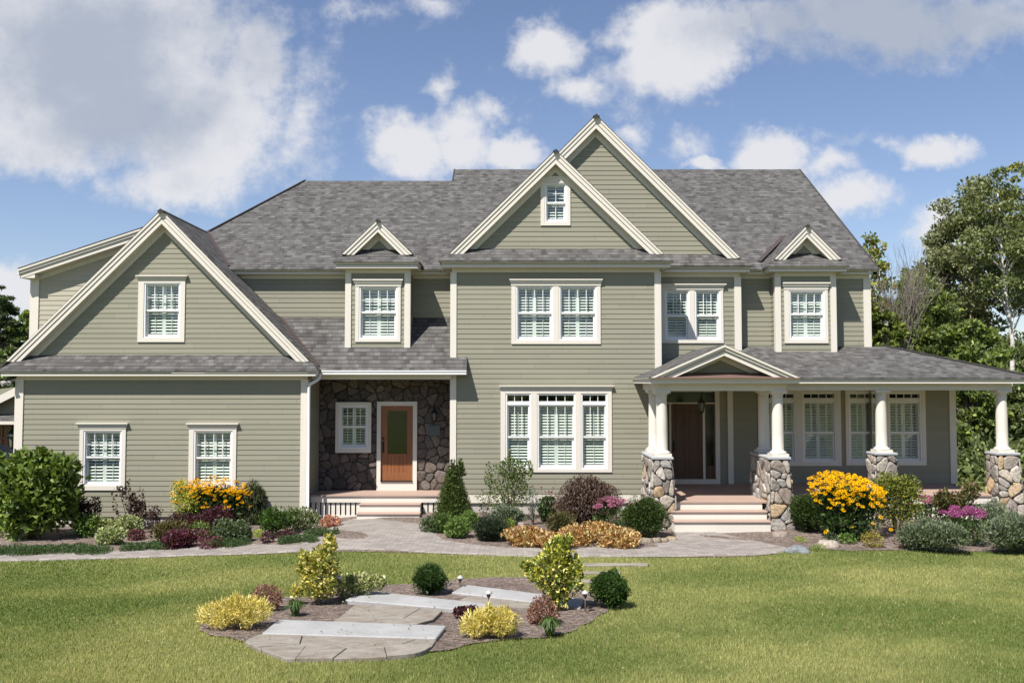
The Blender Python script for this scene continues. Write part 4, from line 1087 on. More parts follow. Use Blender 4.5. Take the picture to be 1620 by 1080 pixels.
# entry door
def door_entry():
    Yd = YS - .06; c = MB()
    z0, z1 = zed, dzt; ix0, ix1, iz0, iz1 = X(602.2, Yd, 700), X(653, Yd, 700), Z(760.5, Yd), Z(641.7, Yd)
    c.box(dl, ix0, Yd, YS + .05, z0, z1); c.box(ix1, dr, Yd, YS + .05, z0, z1); c.box(ix0, ix1, Yd, YS + .05, iz1, z1); c.box(ix0, ix1, Yd, YS + .05, z0, iz0 - .02)
    D = MB(); yd = YS + .0
    gx_0, gx_1, gz_0, gz_1 = X(613, yd, 700), X(644, yd, 700), Z(717.5, yd), Z(649.6, yd)
    D.box(ix0, gx_0, yd, yd + .05, iz0, iz1); D.box(gx_1, ix1, yd, yd + .05, iz0, iz1); D.box(gx_0, gx_1, yd, yd + .05, gz_1, iz1); D.box(gx_0, gx_1, yd, yd + .05, Z(722, yd), gz_0)
    D.box(gx_0, gx_1, yd, yd + .05, iz0, iz0 + .2)
    for k in range(5):
        a = gx_0 + (gx_1 - gx_0) * k / 5; D.box(a + .0018, a + (gx_1 - gx_0) / 5 - .0018, yd + .004, yd + .04, iz0 + .2, Z(722, yd))
    d = obj('door', D, 'wood_door', H, bevel=.004); obj('door_frame', c, 'trim', d)
    obj('door_glass', MB().box(gx_0, gx_1, yd + .02, yd + .03, gz_0, gz_1), 'door_glass', d)
    hd = MB(); hx = ix0 + .06; hz = (iz0 + iz1) / 2 - .1
    hd.box(hx - .025, hx + .025, yd - .015, yd, hz - .15, hz + .15); hd.tube([(hx, yd, hz + .1), (hx, yd - .06, hz + .07), (hx, yd - .07, hz - .05), (hx, yd - .02, hz - .12)], .012, 8)
    hd.lathe([(.02, hz + .20), (.028, hz + .21), (.028, hz + .24), (.02, hz + .25)], hx, yd - .012, 10)
    obj('handle', hd, 'black_metal', d)
    obj('threshold', MB().box(ix0, ix1, Yd - .03, YS, iz0 - .02, iz0), 'black_metal', d)
door_entry()
# main door behind the portico
def door_main():
    Y = YP; c = MB(); x0, x1 = X(1050, Y, 700), X(1131.6, Y, 700); xo = X(1138.5, Y, 700); z0 = PD; zt = Z(619.5, Y); zs0 = Z(757.5, Y); ztr = Z(638.5, Y)
    c.box(x1, xo, Y - .04, Y + .05, z0, zt + .09); c.box(x0 - .1, x0, Y - .04, Y + .05, z0, zt + .09); c.box(x0, x1, Y - .04, Y + .05, zt, zt + .09)
    c.box(x0, x1, Y - .035, Y + .10, z0, zs0); c.box(x0, x1, Y - .015, Y + .09, ztr, ztr + .035)
    dx0, dx1 = X(1062, Y, 700), X(1112, Y, 700); sx_0 = X(1115.7, Y, 700)
    c.box(dx0 - .05, dx0, Y - .01, Y + .09, zs0, ztr); c.box(dx1, sx_0, Y - .01, Y + .09, zs0, ztr)
    D = MB(); yd = Y + .03; D.box(dx0, dx1, yd + .012, yd + .05, zs0 + .01, ztr)
    w = dx1 - dx0; h = ztr - zs0; cols = [(.12, .44), (.56, .88)]; rows = [(.06, .40), (.47, .92)]
    D.box(dx0, dx0 + w * .12, yd, yd + .012, zs0 + .01, ztr); D.box(dx1 - w * .12, dx1, yd, yd + .012, zs0 + .01, ztr); D.box(dx0 + w * .44, dx0 + w * .56, yd, yd + .012, zs0 + .01, ztr)
    for a, b in ((0.005, .06), (.40, .47), (.92, 1)):
        for ca, cb in cols: D.box(dx0 + w * ca, dx0 + w * cb, yd, yd + .012, zs0 + h * a, zs0 + h * b)
    for ra, rb in rows:
        for ca, cb in cols: D.box(dx0 + w * (ca + .03), dx0 + w * (cb - .03), yd + .004, yd + .02, zs0 + h * (ra + .02), zs0 + h * (rb - .02))
    d = obj('door', D, 'dark_wood', H, bevel=.004); d['label'] = 'dark panelled double-height front door under the portico'
    obj('door_frame', c, 'trim', d)
    g2 = MB(); g2.box(x0, x1, Y + .04, Y + .045, ztr + .035, zt); g2.box(sx_0 + .04, x1 - .04, Y + .045, Y + .05, zs0 + .35, ztr - .06); g2.box(x0, dx0 - .05, Y + .045, Y + .05, zs0 + .3, ztr - .05)
    obj('door_glass', g2, 'door_glass', d)
    sl_ = MB(); sl_.box(sx_0, x1, Y + .05, Y + .08, zs0, ztr); sl_.box(x0, dx0 - .05, Y + .05, Y + .08, zs0, ztr); obj('sidelight', sl_, 'dark_wood', d)
    hd = MB(); hx = dx0 + .07; hz = zs0 + h * .46
    hd.box(hx - .025, hx + .025, yd - .014, yd, hz - .2, hz + .12); hd.tube([(hx, yd, hz + .05), (hx, yd - .06, hz + .02), (hx, yd - .07, hz - .12), (hx, yd - .02, hz - .18)], .012, 8)
    obj('handle', hd, 'black_metal', d)
door_main()
def lantern_mesh(cx, cy, z, s=1.0):
    m_ = MB(); g2 = MB()
    m_.lathe([(.005 * s, z + .30 * s), (.02 * s, z + .27 * s), (.012 * s, z + .25 * s), (.03 * s, z + .21 * s), (.085 * s, z + .12 * s), (.09 * s, z + .11 * s)][::-1], cx, cy, 8)
    for k in range(6):
        a = math.pi / 3 * k; m_.tube([(cx + .075 * s * math.cos(a), cy + .075 * s * math.sin(a), z + .11 * s), (cx + .05 * s * math.cos(a), cy + .05 * s * math.sin(a), z - .08 * s)], .007 * s, 5)
    m_.lathe([(.005 * s, z - .15 * s), (.02 * s, z - .12 * s), (.055 * s, z - .08 * s), (.05 * s, z - .07 * s)], cx, cy, 8)
    g2.lathe([(.044 * s, z - .07 * s), (.066 * s, z + .108 * s)], cx, cy, 6)
    return m_, g2
lm, lg = lantern_mesh(X(687, YS - .15, 660), YS - .17, Z(660, YS - .15)); x_, z_ = X(687, YS - .15, 660), Z(660, YS - .15)
lm.tube([(x_, YS - .02, z_ + .02), (x_, YS - .1, z_ + .33), (x_, YS - .17, z_ + .33), (x_, YS - .17, z_ + .29)], .010, 6); lm.box(x_ - .05, x_ + .05, YS - .06, YS - .02, z_ - .08, z_ + .12)
L = obj('wall_lantern', lm, 'black_metal', H); obj('lantern_glass', lg, 'lamp_glass', L)
pl = MB().box(X(677.5, YS - .05, 680), X(696.5, YS - .05, 680), YS - .055, YS - .03, Z(689, YS), Z(672, YS)); obj('house_plaque', pl, 'slate', H, bevel=.01)
HL = empty('hanging_lantern', (0, 0, 0)); lx_, ly_, lz_ = X(1110, 22.3, 640), 22.3, Z(645, 22.3); HL.location = (lx_, ly_, lz_)
tag(HL, 'black lantern hanging from the portico ceiling in front of the dark front door', 'lantern')
lm, lg = lantern_mesh(0, 0, 0, 1.15); lm.tube([(0, 0, .33), (0, 0, pzb + .02 - lz_)], .006, 5)
obj('lantern_frame', lm, 'black_metal', HL); obj('lantern_glass', lg, 'lamp_glass', HL)

# ------------------------------------------------------------------ foliage tools
def noise_dir(D, seed, k=3.2):
    r = np.random.RandomState(seed); out = np.zeros(len(D))
    for _ in range(7):
        v = r.randn(3) * k; out += np.sin(D @ v + r.rand() * 6.28)
    return out / 3.2
def unit(a): return a / np.maximum(np.linalg.norm(a, axis=1, keepdims=True), 1e-9)
def leaves(blobs, n, L, W, pal, seed, up=.35, out=.7, rnd=.7, shell=.55, lump=.16, lk=3.2, jitter=.18, fold=.15, zmin=.01, wts=None, clump=0.0):
    """n leaves as small folded quads spread through ellipsoids; pal = [(r,g,b), ...] per-leaf colours"""
    rs = np.random.RandomState(seed)
    B = np.array([b[:6] for b in blobs], float)
    vol = B[:, 3] * B[:, 4] + B[:, 4] * B[:, 5] + B[:, 3] * B[:, 5]
    if wts is not None: vol = vol * np.array(wts)
    bi = rs.choice(len(B), n, p=vol / vol.sum()); b = B[bi]
    D = unit(rs.randn(n, 3)); r = rs.rand(n) ** (shell / 3 + .02) if shell < 1 else rs.rand(n) ** (1 / 3)
    r = np.where(rs.rand(n) < .25, rs.rand(n) ** .4, r)
    nz = noise_dir(D + b[:, :3] * .7, seed + 1, lk)
    P = b[:, :3] + D * b[:, 3:6] * (r * (1 + lump * nz))[:, None]
    if clump:
        q = noise_dir(P, seed + 5, clump); keep = q > -.25 - .5 * rs.rand(n)
        P, D, b, nz = P[keep], D[keep], b[keep], nz[keep]; n = len(P)
    low = P[:, 2] < zmin; P[low, 2] = zmin + rs.rand(low.sum()) * .06
    N = unit(D / b[:, 3:6])
    A = unit(N * out + rs.randn(n, 3) * rnd * .6 + np.array([0, 0, up]))
    S = unit(np.cross(A, N * .4 + rs.randn(n, 3) * .7 + 1e-3)); U = np.cross(S, A)
    l = L * (1 + .35 * rs.randn(n)).clip(.5, 1.7)[:, None]; w = W * (1 + .25 * rs.randn(n)).clip(.5, 1.6)[:, None]
    V = np.empty((n, 4, 3)); V[:, 0] = P - A * l * .5; V[:, 1] = P + S * w * .5 + U * l * fold; V[:, 2] = P + A * l * .5; V[:, 3] = P - S * w * .5 + U * l * fold
    pal_ = np.array([p[:3] for p in pal]); pw = np.array([p[3] if len(p) > 3 else 1.0 for p in pal]); C = pal_[rs.choice(len(pal_), n, p=pw / pw.sum())]
    C = C * (1 + jitter * rs.randn(n)).clip(.45, 1.7)[:, None]
    return V.reshape(-1, 3), np.arange(n * 4).reshape(-1, 4), np.repeat(C, 4, axis=0)
def lobj(name, args, parent, m='leaf', loc=None):
    V, Fq, C = args; return np_obj(name, V, Fq, C, m, parent, loc)
def merge(*arrs):
    V = []; Fq = []; C = []; o = 0
    for a in arrs: V.append(a[0]); Fq.append(a[1] + o); C.append(a[2]); o += len(a[0])
    return np.concatenate(V), np.concatenate(Fq), np.concatenate(C)
def stems(n, spread, h, rad, seed, droop=0.0, base=.03):
    r = random.Random(seed); m_ = MB()
    for i in range(n):
        a = r.uniform(0, 6.28); s = spread * math.sqrt(r.random()); x, y = math.cos(a) * s, math.sin(a) * s; hh_ = h * r.uniform(.7, 1.0)
        m_.tube([(x * base / max(spread, .01), y * base / max(spread, .01), -.03), (x * .4, y * .4, hh_ * .5), (x, y, hh_)], [rad, rad * .7, rad * .35], 5, False)
    return m_
def daisies(pts, nrm, r, petal, centre, seed, npet=9, cr=.26):
    rs = np.random.RandomState(seed); n = len(pts); nrm = unit(nrm)
    a = unit(np.cross(nrm, rs.randn(n, 3))); b = np.cross(nrm, a)
    Vs = []; Cs = []
    rr = r * (1 + .18 * rs.randn(n)).clip(.6, 1.4)
    for k in range(npet):
        th = 2 * math.pi * k / npet; d = a * math.cos(th) + b * math.sin(th); s = -a * math.sin(th) + b * math.cos(th)
        V = np.empty((n, 4, 3)); w = (rr * 2.3 / npet)[:, None]; R_ = rr[:, None]
        V[:, 0] = pts + d * R_ * cr * .8; V[:, 1] = pts + d * R_ * .65 + s * w * .6; V[:, 2] = pts + d * R_ - nrm * R_ * .18; V[:, 3] = pts + d * R_ * .65 - s * w * .6
        Vs.append(V); Cs.append(np.repeat((np.array(petal) * (1 + .10 * rs.randn(n, 1)))[:, None], 4, 1))
    for k in range(4):
        th = math.pi / 2 * k; d0 = a * math.cos(th) + b * math.sin(th); d1 = a * math.cos(th + math.pi / 4) + b * math.sin(th + math.pi / 4); d2 = a * math.cos(th + math.pi / 2) + b * math.sin(th + math.pi / 2)
        V = np.empty((n, 4, 3)); R_ = rr[:, None]; tip = pts + nrm * R_ * .28
        V[:, 0] = tip; V[:, 1] = pts + d0 * R_ * cr + nrm * R_ * .03; V[:, 2] = pts + d1 * R_ * cr + nrm * R_ * .03; V[:, 3] = pts + d2 * R_ * cr + nrm * R_ * .03
        Vs.append(V); Cs.append(np.tile(np.array(centre), (n, 4, 1)))
    V = np.concatenate(Vs).reshape(-1, 3); C = np.concatenate(Cs).reshape(-1, 3)
    return V, np.arange(len(V)).reshape(-1, 4), C

# palettes (leaf albedo)
G_MID = [(.055, .105, .022), (.075, .13, .03), (.04, .08, .018), (.10, .15, .04)]
G_BRIGHT = [(.12, .20, .035), (.15, .23, .05), (.085, .16, .03), (.18, .25, .07)]
G_DARK = [(.026, .052, .018), (.036, .066, .022), (.02, .04, .014), (.05, .085, .03)]
G_HYD = [(.10, .155, .028), (.14, .19, .038), (.07, .115, .022), (.17, .22, .05)]
G_GREY = [(.14, .175, .11), (.19, .225, .15), (.10, .13, .08), (.23, .265, .185)]
G_OLIVE = [(.095, .095, .03), (.12, .115, .038), (.07, .075, .025), (.14, .10, .035)]
PURP = [(.075, .022, .035), (.11, .03, .045), (.05, .018, .028), (.14, .045, .06)]
DPURP = [(.05, .022, .026), (.075, .035, .036), (.035, .018, .02), (.10, .05, .05)]
WINE = [(.14, .035, .06), (.19, .05, .085), (.09, .025, .045), (.10, .05, .04)]
CREAM = [(.34, .38, .17), (.44, .46, .25), (.22, .28, .10), (.16, .22, .07), (.48, .47, .30)]
VARIE = [(.38, .40, .25), (.46, .45, .32), (.12, .17, .06), (.09, .13, .05), (.24, .28, .14)]
GOLD = [(.66, .56, .17), (.72, .64, .28), (.50, .43, .07), (.24, .27, .045), (.13, .18, .03)]
GOLDT = [(.72, .60, .20), (.78, .68, .32), (.60, .48, .12), (.42, .38, .08)]
CHART = [(.28, .36, .03), (.34, .40, .05), (.20, .28, .025)]
AUTUMN = [(.50, .32, .10), (.58, .42, .17), (.42, .19, .06), (.30, .11, .045), (.22, .09, .04), (.62, .52, .28), (.50, .38, .16)]
PINKBR = [(.36, .20, .16), (.44, .27, .22), (.24, .11, .09), (.17, .10, .06)]
CORAL = [(.46, .20, .12), (.38, .13, .09), (.52, .30, .18)]
MAPLE = [(.085, .052, .038), (.12, .075, .055), (.060, .036, .028), (.15, .10, .075)]
PINKF = [(.40, .15, .23), (.48, .21, .29), (.30, .09, .16)]
MAGF = [(.34, .09, .23), (.42, .14, .29), (.26, .06, .16)]

def plant(name, label, cat, px, py, w, h, pal, n, L, W, kind='mound', seed=0, group=None, core=False, stem=None, **kw):
    """px,py: foot of the plant in the photograph's frame, w,h: its extent there; everything is built at that ground point in metres"""
    x, y = hit(px, py); s = y / F; wm, hm = w * s / 2 * (1.12 if y > 15 else 1.0), h * s * (1.04 if y > 15 else 1.0); z = float(gz(x, y)) + .015
    rt = empty(name, (x, y, z)); tag(rt, label, cat, group)
    if kind == 'mound': bl = [(0, 0, hm * .42, wm * .95, wm * .85, hm * .56)]
    elif kind == 'ball': bl = [(0, 0, hm * .52, wm * .97, wm * .95, hm * .49)]
    elif kind == 'clump':
        r = random.Random(seed); bl = [(r.uniform(-.5, .5) * wm, r.uniform(-.4, .4) * wm, hm * r.uniform(.30, .56), wm * r.uniform(.42, .6), wm * r.uniform(.4, .55), hm * r.uniform(.34, .46)) for _ in range(7)]
    elif kind == 'upright':
        r = random.Random(seed); bl = [(0, 0, hm * .4, wm * .62, wm * .55, hm * .38)] + [(r.uniform(-.6, .6) * wm, r.uniform(-.5, .5) * wm, hm * r.uniform(.45, .8), wm * .32, wm * .3, hm * .22) for _ in range(8)]
    elif kind == 'mat':
        r = random.Random(seed); bl = [(((i + .5) / 6 - .5) * 2 * wm, r.uniform(-.15, .15), hm * .3, wm * .28, min(wm * .5, .32), hm * .55) for i in range(6)]
    elif kind == 'vase':
        bl = [(0, 0, hm * .62, wm * .85, wm * .75, hm * .33), (0, 0, hm * .35, wm * .45, wm * .4, hm * .28)]
    else: bl = kind(wm, hm)
    bl = [b for b in bl]
    arr = [leaves(bl, n, L, W, pal, seed + 11, **kw)]
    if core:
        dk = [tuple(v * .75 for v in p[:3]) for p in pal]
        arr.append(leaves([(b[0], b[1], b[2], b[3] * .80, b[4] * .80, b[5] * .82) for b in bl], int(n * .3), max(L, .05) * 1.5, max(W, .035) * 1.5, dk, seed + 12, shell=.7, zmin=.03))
    lobj('foliage', merge(*arr), rt)
    if stem != 0:
        ns = stem or 5; obj('stem', stems(ns, wm * .55, hm * .75, max(.006, min(.02, hm * .012)), seed), 'bark', rt)
    return rt, wm, hm

def ring_core(wm, hm): return None

# --- left bed
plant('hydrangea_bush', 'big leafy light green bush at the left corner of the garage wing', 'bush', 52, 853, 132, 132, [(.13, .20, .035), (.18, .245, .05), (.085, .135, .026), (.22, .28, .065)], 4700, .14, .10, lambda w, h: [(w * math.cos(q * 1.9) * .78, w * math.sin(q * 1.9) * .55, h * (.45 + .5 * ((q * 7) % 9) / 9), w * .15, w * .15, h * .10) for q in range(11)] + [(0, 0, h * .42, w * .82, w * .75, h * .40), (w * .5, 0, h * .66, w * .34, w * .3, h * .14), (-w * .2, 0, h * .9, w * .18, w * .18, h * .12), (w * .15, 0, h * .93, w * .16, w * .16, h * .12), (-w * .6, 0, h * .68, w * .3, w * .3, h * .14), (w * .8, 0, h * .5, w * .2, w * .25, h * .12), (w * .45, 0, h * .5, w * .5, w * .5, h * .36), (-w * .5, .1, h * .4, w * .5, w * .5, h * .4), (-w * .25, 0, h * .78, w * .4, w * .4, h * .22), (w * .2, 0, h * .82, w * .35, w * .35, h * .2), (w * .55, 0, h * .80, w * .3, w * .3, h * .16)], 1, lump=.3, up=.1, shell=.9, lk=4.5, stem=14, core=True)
plant('smoke_bush', 'dark wine-red bush tucked behind the right side of the big green bush', 'bush', 127, 846, 52, 66, PURP + [(.05, .09, .02)], 1600, .06, .045, 'upright', 2)
plant('shrub', 'small bright green leafy shrub at the foot of the wine-red bush', 'shrub', 136, 851, 46, 40, G_BRIGHT, 900, .065, .045, 'clump', 3)
plant('smoke_bush', 'dark maroon upright bush standing alone between the two garage windows', 'bush', 203, 838, 56, 80, DPURP, 1300, .062, .048, lambda w, h: [(0, 0, h * .35, w * .5, w * .4, h * .3), (-w * .5, 0, h * .55, w * .35, w * .3, h * .28), (w * .45, 0, h * .5, w * .38, w * .3, h * .32), (w * .05, 0, h * .78, w * .3, w * .3, h * .22), (w * .6, 0, h * .35, w * .3, w * .3, h * .2)], 4, stem=9, clump=5.0)
plant('barberry', 'little maroon barberry by the foundation right of the maroon upright bush', 'shrub', 243, 840, 28, 40, DPURP, 420, .05, .035, 'upright', 5)
plant('variegated_mound', 'cream-leaved plant nearest the big green bush, back left of its trio', 'plant', 158, 848, 44, 30, CREAM, 900, .065, .04, 'mound', 6, 'cream-leaved plants under the left garage window', core=True)
plant('variegated_mound', 'cream-leaved plant under the maroon upright bush, back right of its trio', 'plant', 201, 846, 46, 30, CREAM, 900, .065, .04, 'mound', 7, 'cream-leaved plants under the left garage window', core=True)
plant('variegated_mound', 'cream-leaved plant at the edge of the green mat, front one of its trio', 'plant', 175, 862, 42, 28, CREAM, 850, .065, .04, 'mound', 8, 'cream-leaved plants under the left garage window', core=True)
plant('heuchera', 'low burgundy-leaved clump between the cream plants and the bronze mound', 'plant', 216, 855, 24, 18, WINE, 330, .05, .04, 'mound', 9)
plant('spirea', 'bronze-green rounded mound left of the purple clumps', 'shrub', 262, 858, 76, 40, G_OLIVE + [(.16, .09, .035)], 2200, .035, .022, 'clump', 10, core=True)
plant('heuchera', 'wide glossy purple-red clump at the path edge in front of the bronze mound', 'plant', 287, 868, 64, 32, WINE + PURP, 1300, .055, .045, 'clump', 11, core=True)
plant('heuchera', 'small reddish trailing clump at the path edge right of the wide purple-red one', 'plant', 333, 868, 38, 20, WINE, 420, .045, .035, 'mound', 12)
plant('shrub', 'tall yellow-green feathery shrub left of the orange flowers under the right garage window', 'shrub', 294, 838, 56, 80, [(.38, .40, .06), (.48, .48, .10), (.22, .27, .04)], 1800, .06, .022, 'upright', 13)
plant('barberry', 'dark red barberry behind the bronze mound', 'shrub', 292, 840, 60, 32, PURP + DPURP, 1000, .04, .03, 'clump', 14, core=True)
plant('barberry', 'dark purple barberry right below the orange flowers', 'shrub', 335, 846, 66, 48, PURP, 1800, .038, .03, 'clump', 15, core=True)
plant('barberry', 'magenta-tinted barberry left of the weeping conifer', 'shrub', 366, 832, 36, 34, WINE, 700, .038, .03, 'clump', 16)
plant('shrub', 'small vivid green mound between the purple clump and the grey-green pair', 'shrub', 316, 853, 32, 28, G_BRIGHT, 800, .04, .026, 'mound', 17)
plant('spirea', 'grey-green rounded shrub, left and smaller of the pair below the weeping conifer', 'shrub', 355, 862, 40, 42, G_GREY + G_MID, 1200, .045, .028, 'mound', 18, core=True)
plant('spirea', 'grey-green rounded shrub, right and larger of the pair below the weeping conifer', 'shrub', 378, 860, 42, 36, G_GREY + G_MID, 1300, .045, .028, 'mound', 19, core=True)
plant('weeping_conifer', 'weeping dark green conifer with hanging branches right of the orange flowers', 'conifer', 400, 832, 48, 68, [(.07, .085, .035), (.095, .105, .045), (.045, .06, .025)], 3800, .10, .014, lambda w, h: [(0, 0, h * .52, w * .8, w * .7, h * .46), (0, 0, h * .2, w * .85, w * .7, h * .2)], 20, up=-1.6, out=.35, rnd=.25, lump=.1, core=True)
plant('shrub', 'bright green upright shrub in front of the corner of the garage wing', 'shrub', 438, 850, 64, 50, [(.055, .11, .015), (.08, .15, .02), (.035, .07, .012)], 1700, .05, .03, 'clump', 21, up=1.2, core=True)
plant('shrub', 'tiny chartreuse cushion on the mulch left of the bright green upright shrub', 'shrub', 408, 850, 26, 12, CHART, 420, .03, .02, 'mound', 22, stem=0)
plant('heuchera', 'small dusky purple tuft near the path right of the chartreuse cushion', 'plant', 422, 861, 22, 19, DPURP + WINE, 280, .045, .035, 'mound', 23)
plant('heuchera', 'dusky purple tuft at the foot of the bright green upright shrub', 'plant', 452, 856, 26, 16, DPURP + WINE, 300, .045, .035, 'mound', 24)
plant('variegated_shrub', 'pale silvery variegated shrub below the downspout', 'shrub', 482, 840, 62, 40, VARIE, 1700, .055, .03, 'clump', 25, core=True)
plant('heuchera', 'coral-orange leaved clump beside the paved entry walk', 'plant', 522, 834, 32, 18, CORAL, 420, .05, .045, 'mound', 26)
for i, (a, b, w_, lab) in enumerate(((10, 876, 100, 'low dark green mat under the big green bush at the left edge'), (110, 874, 110, 'long low green mat between the big bush and the front cream plant'), (233, 870, 60, 'low green mat along the path below the wide purple-red clump'), (362, 866, 50, 'low green mat under the grey-green pair of shrubs'), (472, 860, 52, 'low green mat at the bend of the path near the dusky purple tuft'), (508, 850, 44, 'small low green mat beside the coral-orange clump'))):
    plant('ground_cover', lab, 'ground cover', a, b, w_, 15, [(.075, .125, .045), (.10, .155, .06), (.055, .10, .035)], int(w_ * 60), .032, .018, 'mat', 30 + i, 'low green mats along the path', stem=0, up=.9)
# black-eyed susans, one clump per bed
def susans(label, px, py, w, h, seed, nf, petal, low, gp, r=.050, stray=0):
    rt, wm, hm = plant('black_eyed_susan', label, 'flowers', px, py, w, h, G_MID + G_DARK, 4200, .085, .04, lambda a, b: [(0, 0, b * .32, a * .8, a * .55, b * .32), (0, .05, b * .62, a * .82, a * .4, b * .22), (-a * .3, .05, b * .66, a * .5, a * .3, b * .2), (a * .35, .05, b * .6, a * .5, a * .3, b * .2)], seed, gp, up=.5, stem=16, core=True)
    rs = np.random.RandomState(seed); a = rs.rand(nf) * 6.28; q = np.sqrt(rs.rand(nf))
    P_ = np.stack([np.cos(a) * q * wm, np.sin(a) * q * wm * .6, np.zeros(nf)], 1)
    P_[:, 2] = hm * (low + (1 - low) * (1 - .22 * (P_[:, 0] / wm) ** 2 - .10 * q * q - .12 * (P_[:, 0] / wm)) * (1 - .8 * rs.rand(nf) ** 2.2)) * 1.0
    P_[:, 2] += .10 * hm * (P_[:, 1] / (wm * .6))
    if stray: P_[:stray, 2] = hm * rs.uniform(.18, .45, stray); P_[:stray, 1] = -abs(P_[:stray, 1]) - .25
    N_ = np.stack([rs.randn(nf) * .35 - .25, rs.randn(nf) * .3 - .55, np.ones(nf)], 1)
    lobj('flower', daisies(P_, N_, r, petal, (.035, .018, .01), seed), rt, 'flower')
susans('orange-yellow daisy clump beneath the right garage window', 338, 834, 124, 74, 41, 520, (.62, .29, .001), .40, 'black-eyed Susan clumps')
susans('bright yellow daisy clump between the stone piers of the porch', 1340, 854, 108, 94, 42, 470, (.66, .345, .001), .50, 'black-eyed Susan clumps', r=.048, stray=6)
# --- middle bed
def cone2(w, h): return [(0, 0, h * t, w * (1 - t) ** .8 * .98 + .015, w * (1 - t) ** .8 * .92 + .015, h * .09) for t in np.linspace(.06, .93, 14)] + [(w * .28, 0, h * t, w * .26 * (1.08 - t) / .3 + .01, w * .2 * (1.08 - t) / .3 + .01, h * .07) for t in (.80, .86, .92, .97)] + [(-w * .08, 0, h * .98, .03, .03, h * .04)]
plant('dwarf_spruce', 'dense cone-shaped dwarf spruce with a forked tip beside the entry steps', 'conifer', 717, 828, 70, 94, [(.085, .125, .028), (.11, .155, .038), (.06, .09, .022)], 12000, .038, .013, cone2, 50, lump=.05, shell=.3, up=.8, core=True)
plant('spirea', 'dark low green mound at the corner of the paving left of the spruce', 'shrub', 681, 842, 36, 26, G_MID + G_GREY, 900, .035, .02, 'mound', 51, core=True)
plant('spirea', 'mid green mound in front of the left foot of the spruce', 'shrub', 702, 843, 32, 32, G_BRIGHT + G_MID, 900, .04, .026, 'mound', 52, core=True)
plant('spirea', 'bright green mound nearest the path below the spruce', 'shrub', 724, 851, 42, 32, G_BRIGHT, 1300, .04, .028, 'mound', 53, core=True)
plant('spirea', 'bright green mound in front of the right foot of the spruce', 'shrub', 744, 838, 30, 30, G_BRIGHT, 850, .04, .028, 'mound', 54, core=True)
plant('dwarf_pine', 'dark blue-green cushion conifer near the path right of the spruce', 'conifer', 778, 855, 56, 36, [(.035, .055, .028), (.05, .072, .038), (.026, .042, .022)], 4500, .036, .013, 'mound', 55, up=.8, core=True)
plant('beauty_bush', 'airy light green shrub reaching up over the left corner of the triple window', 'shrub', 806, 824, 74, 96, [(.13, .18, .06), (.18, .22, .09), (.09, .14, .04), (.25, .24, .12, .5)], 3200, .055, .034, lambda w, h: [(0, 0, h * .5, w * .8, w * .6, h * .4), (w * .1, 0, h * .8, w * .55, w * .5, h * .18), (w * .0, 0, h * .99, .05, .05, h * .16), (-w * .8, 0, h * .7, .1, .1, h * .2), (w * .75, 0, h * .8, .1, .1, h * .16)], 56, stem=12)
plant('shrub', 'thin wispy young shrub by the foundation between the spruce and the airy shrub', 'shrub', 767, 822, 34, 46, [(.10, .14, .05), (.07, .11, .035)], 220, .05, .028, 'vase', 57, stem=5)
plant('dwarf_pine', 'blue-green fuzzy mound below the airy light green shrub', 'conifer', 802, 834, 56, 34, G_GREY + [(.08, .12, .05)], 2600, .045, .018, 'mound', 58, core=True)
plant('russian_sage', 'thin silvery-leaved plant between the airy shrub and the coneflowers', 'plant', 842, 832, 28, 64, [(.20, .24, .22), (.26, .30, .27), (.12, .15, .12)], 420, .045, .022, 'vase', 59, stem=8)
rt, wm, hm = plant('coneflower', 'coneflowers with dark seed heads left of the round brown maple', 'flowers', 867, 826, 56, 52, G_MID + G_DARK, 1100, .075, .035, lambda w, h: [(0, 0, h * .4, w * .6, w * .5, h * .36)], 60, stem=14)
rs_ = np.random.RandomState(6); nn = 16; P_ = np.stack([rs_.uniform(-1, 1, nn) * wm, rs_.uniform(-.5, .3, nn) * wm, hm * rs_.uniform(.75, 1.08, nn)], 1)
lobj('flower', daisies(P_, np.tile([0, -.3, 1.], (nn, 1)), .035, (.22, .05, .09), (.04, .015, .012), 3, cr=.6), rt, 'flower')
m_ = MB(); [m_.tube([(p[0] * .4, p[1] * .4, hm * .3), tuple(p)], .004, 4, False) for p in P_]; obj('flower_stalk', m_, 'bark', rt)
plant('shrub', 'olive-green low shrub under the coneflowers behind the yellow-orange clumps', 'shrub', 882, 842, 66, 36, G_OLIVE, 1900, .032, .022, 'clump', 61, core=True)
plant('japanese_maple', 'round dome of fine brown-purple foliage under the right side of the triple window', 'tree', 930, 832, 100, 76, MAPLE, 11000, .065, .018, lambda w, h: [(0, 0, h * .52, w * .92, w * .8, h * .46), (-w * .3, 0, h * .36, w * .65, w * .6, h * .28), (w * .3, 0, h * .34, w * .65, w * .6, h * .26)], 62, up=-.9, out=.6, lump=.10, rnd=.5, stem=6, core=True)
def sedum(label, px, py, w, h, seed, pal, heads, gp='pink sedums'):
    rt, wm, hm = plant('sedum', label, 'flowers', px, py, w, h, G_MID + [(.10, .16, .07)], 700, .055, .035, lambda a, b: [(0, 0, b * .38, a * .8, a * .65, b * .32)], seed, gp, stem=8)
    r = random.Random(seed); bl = []
    for i in range(heads):
        a = r.uniform(0, 6.28); q = math.sqrt(r.random()) * .8; bl.append((math.cos(a) * q * wm, math.sin(a) * q * wm * .6, hm * (.94 - .30 * q * q + r.uniform(-.08, .05)), .098, .098, .042))
    lobj('flower', leaves(bl, heads * 230, .020, .017, pal, seed, up=.9, lump=.1), rt, 'flower')
sedum('pink sedum between the brown dome and the round boxwood', 968, 838, 74, 48, 63, PINKF, 17)
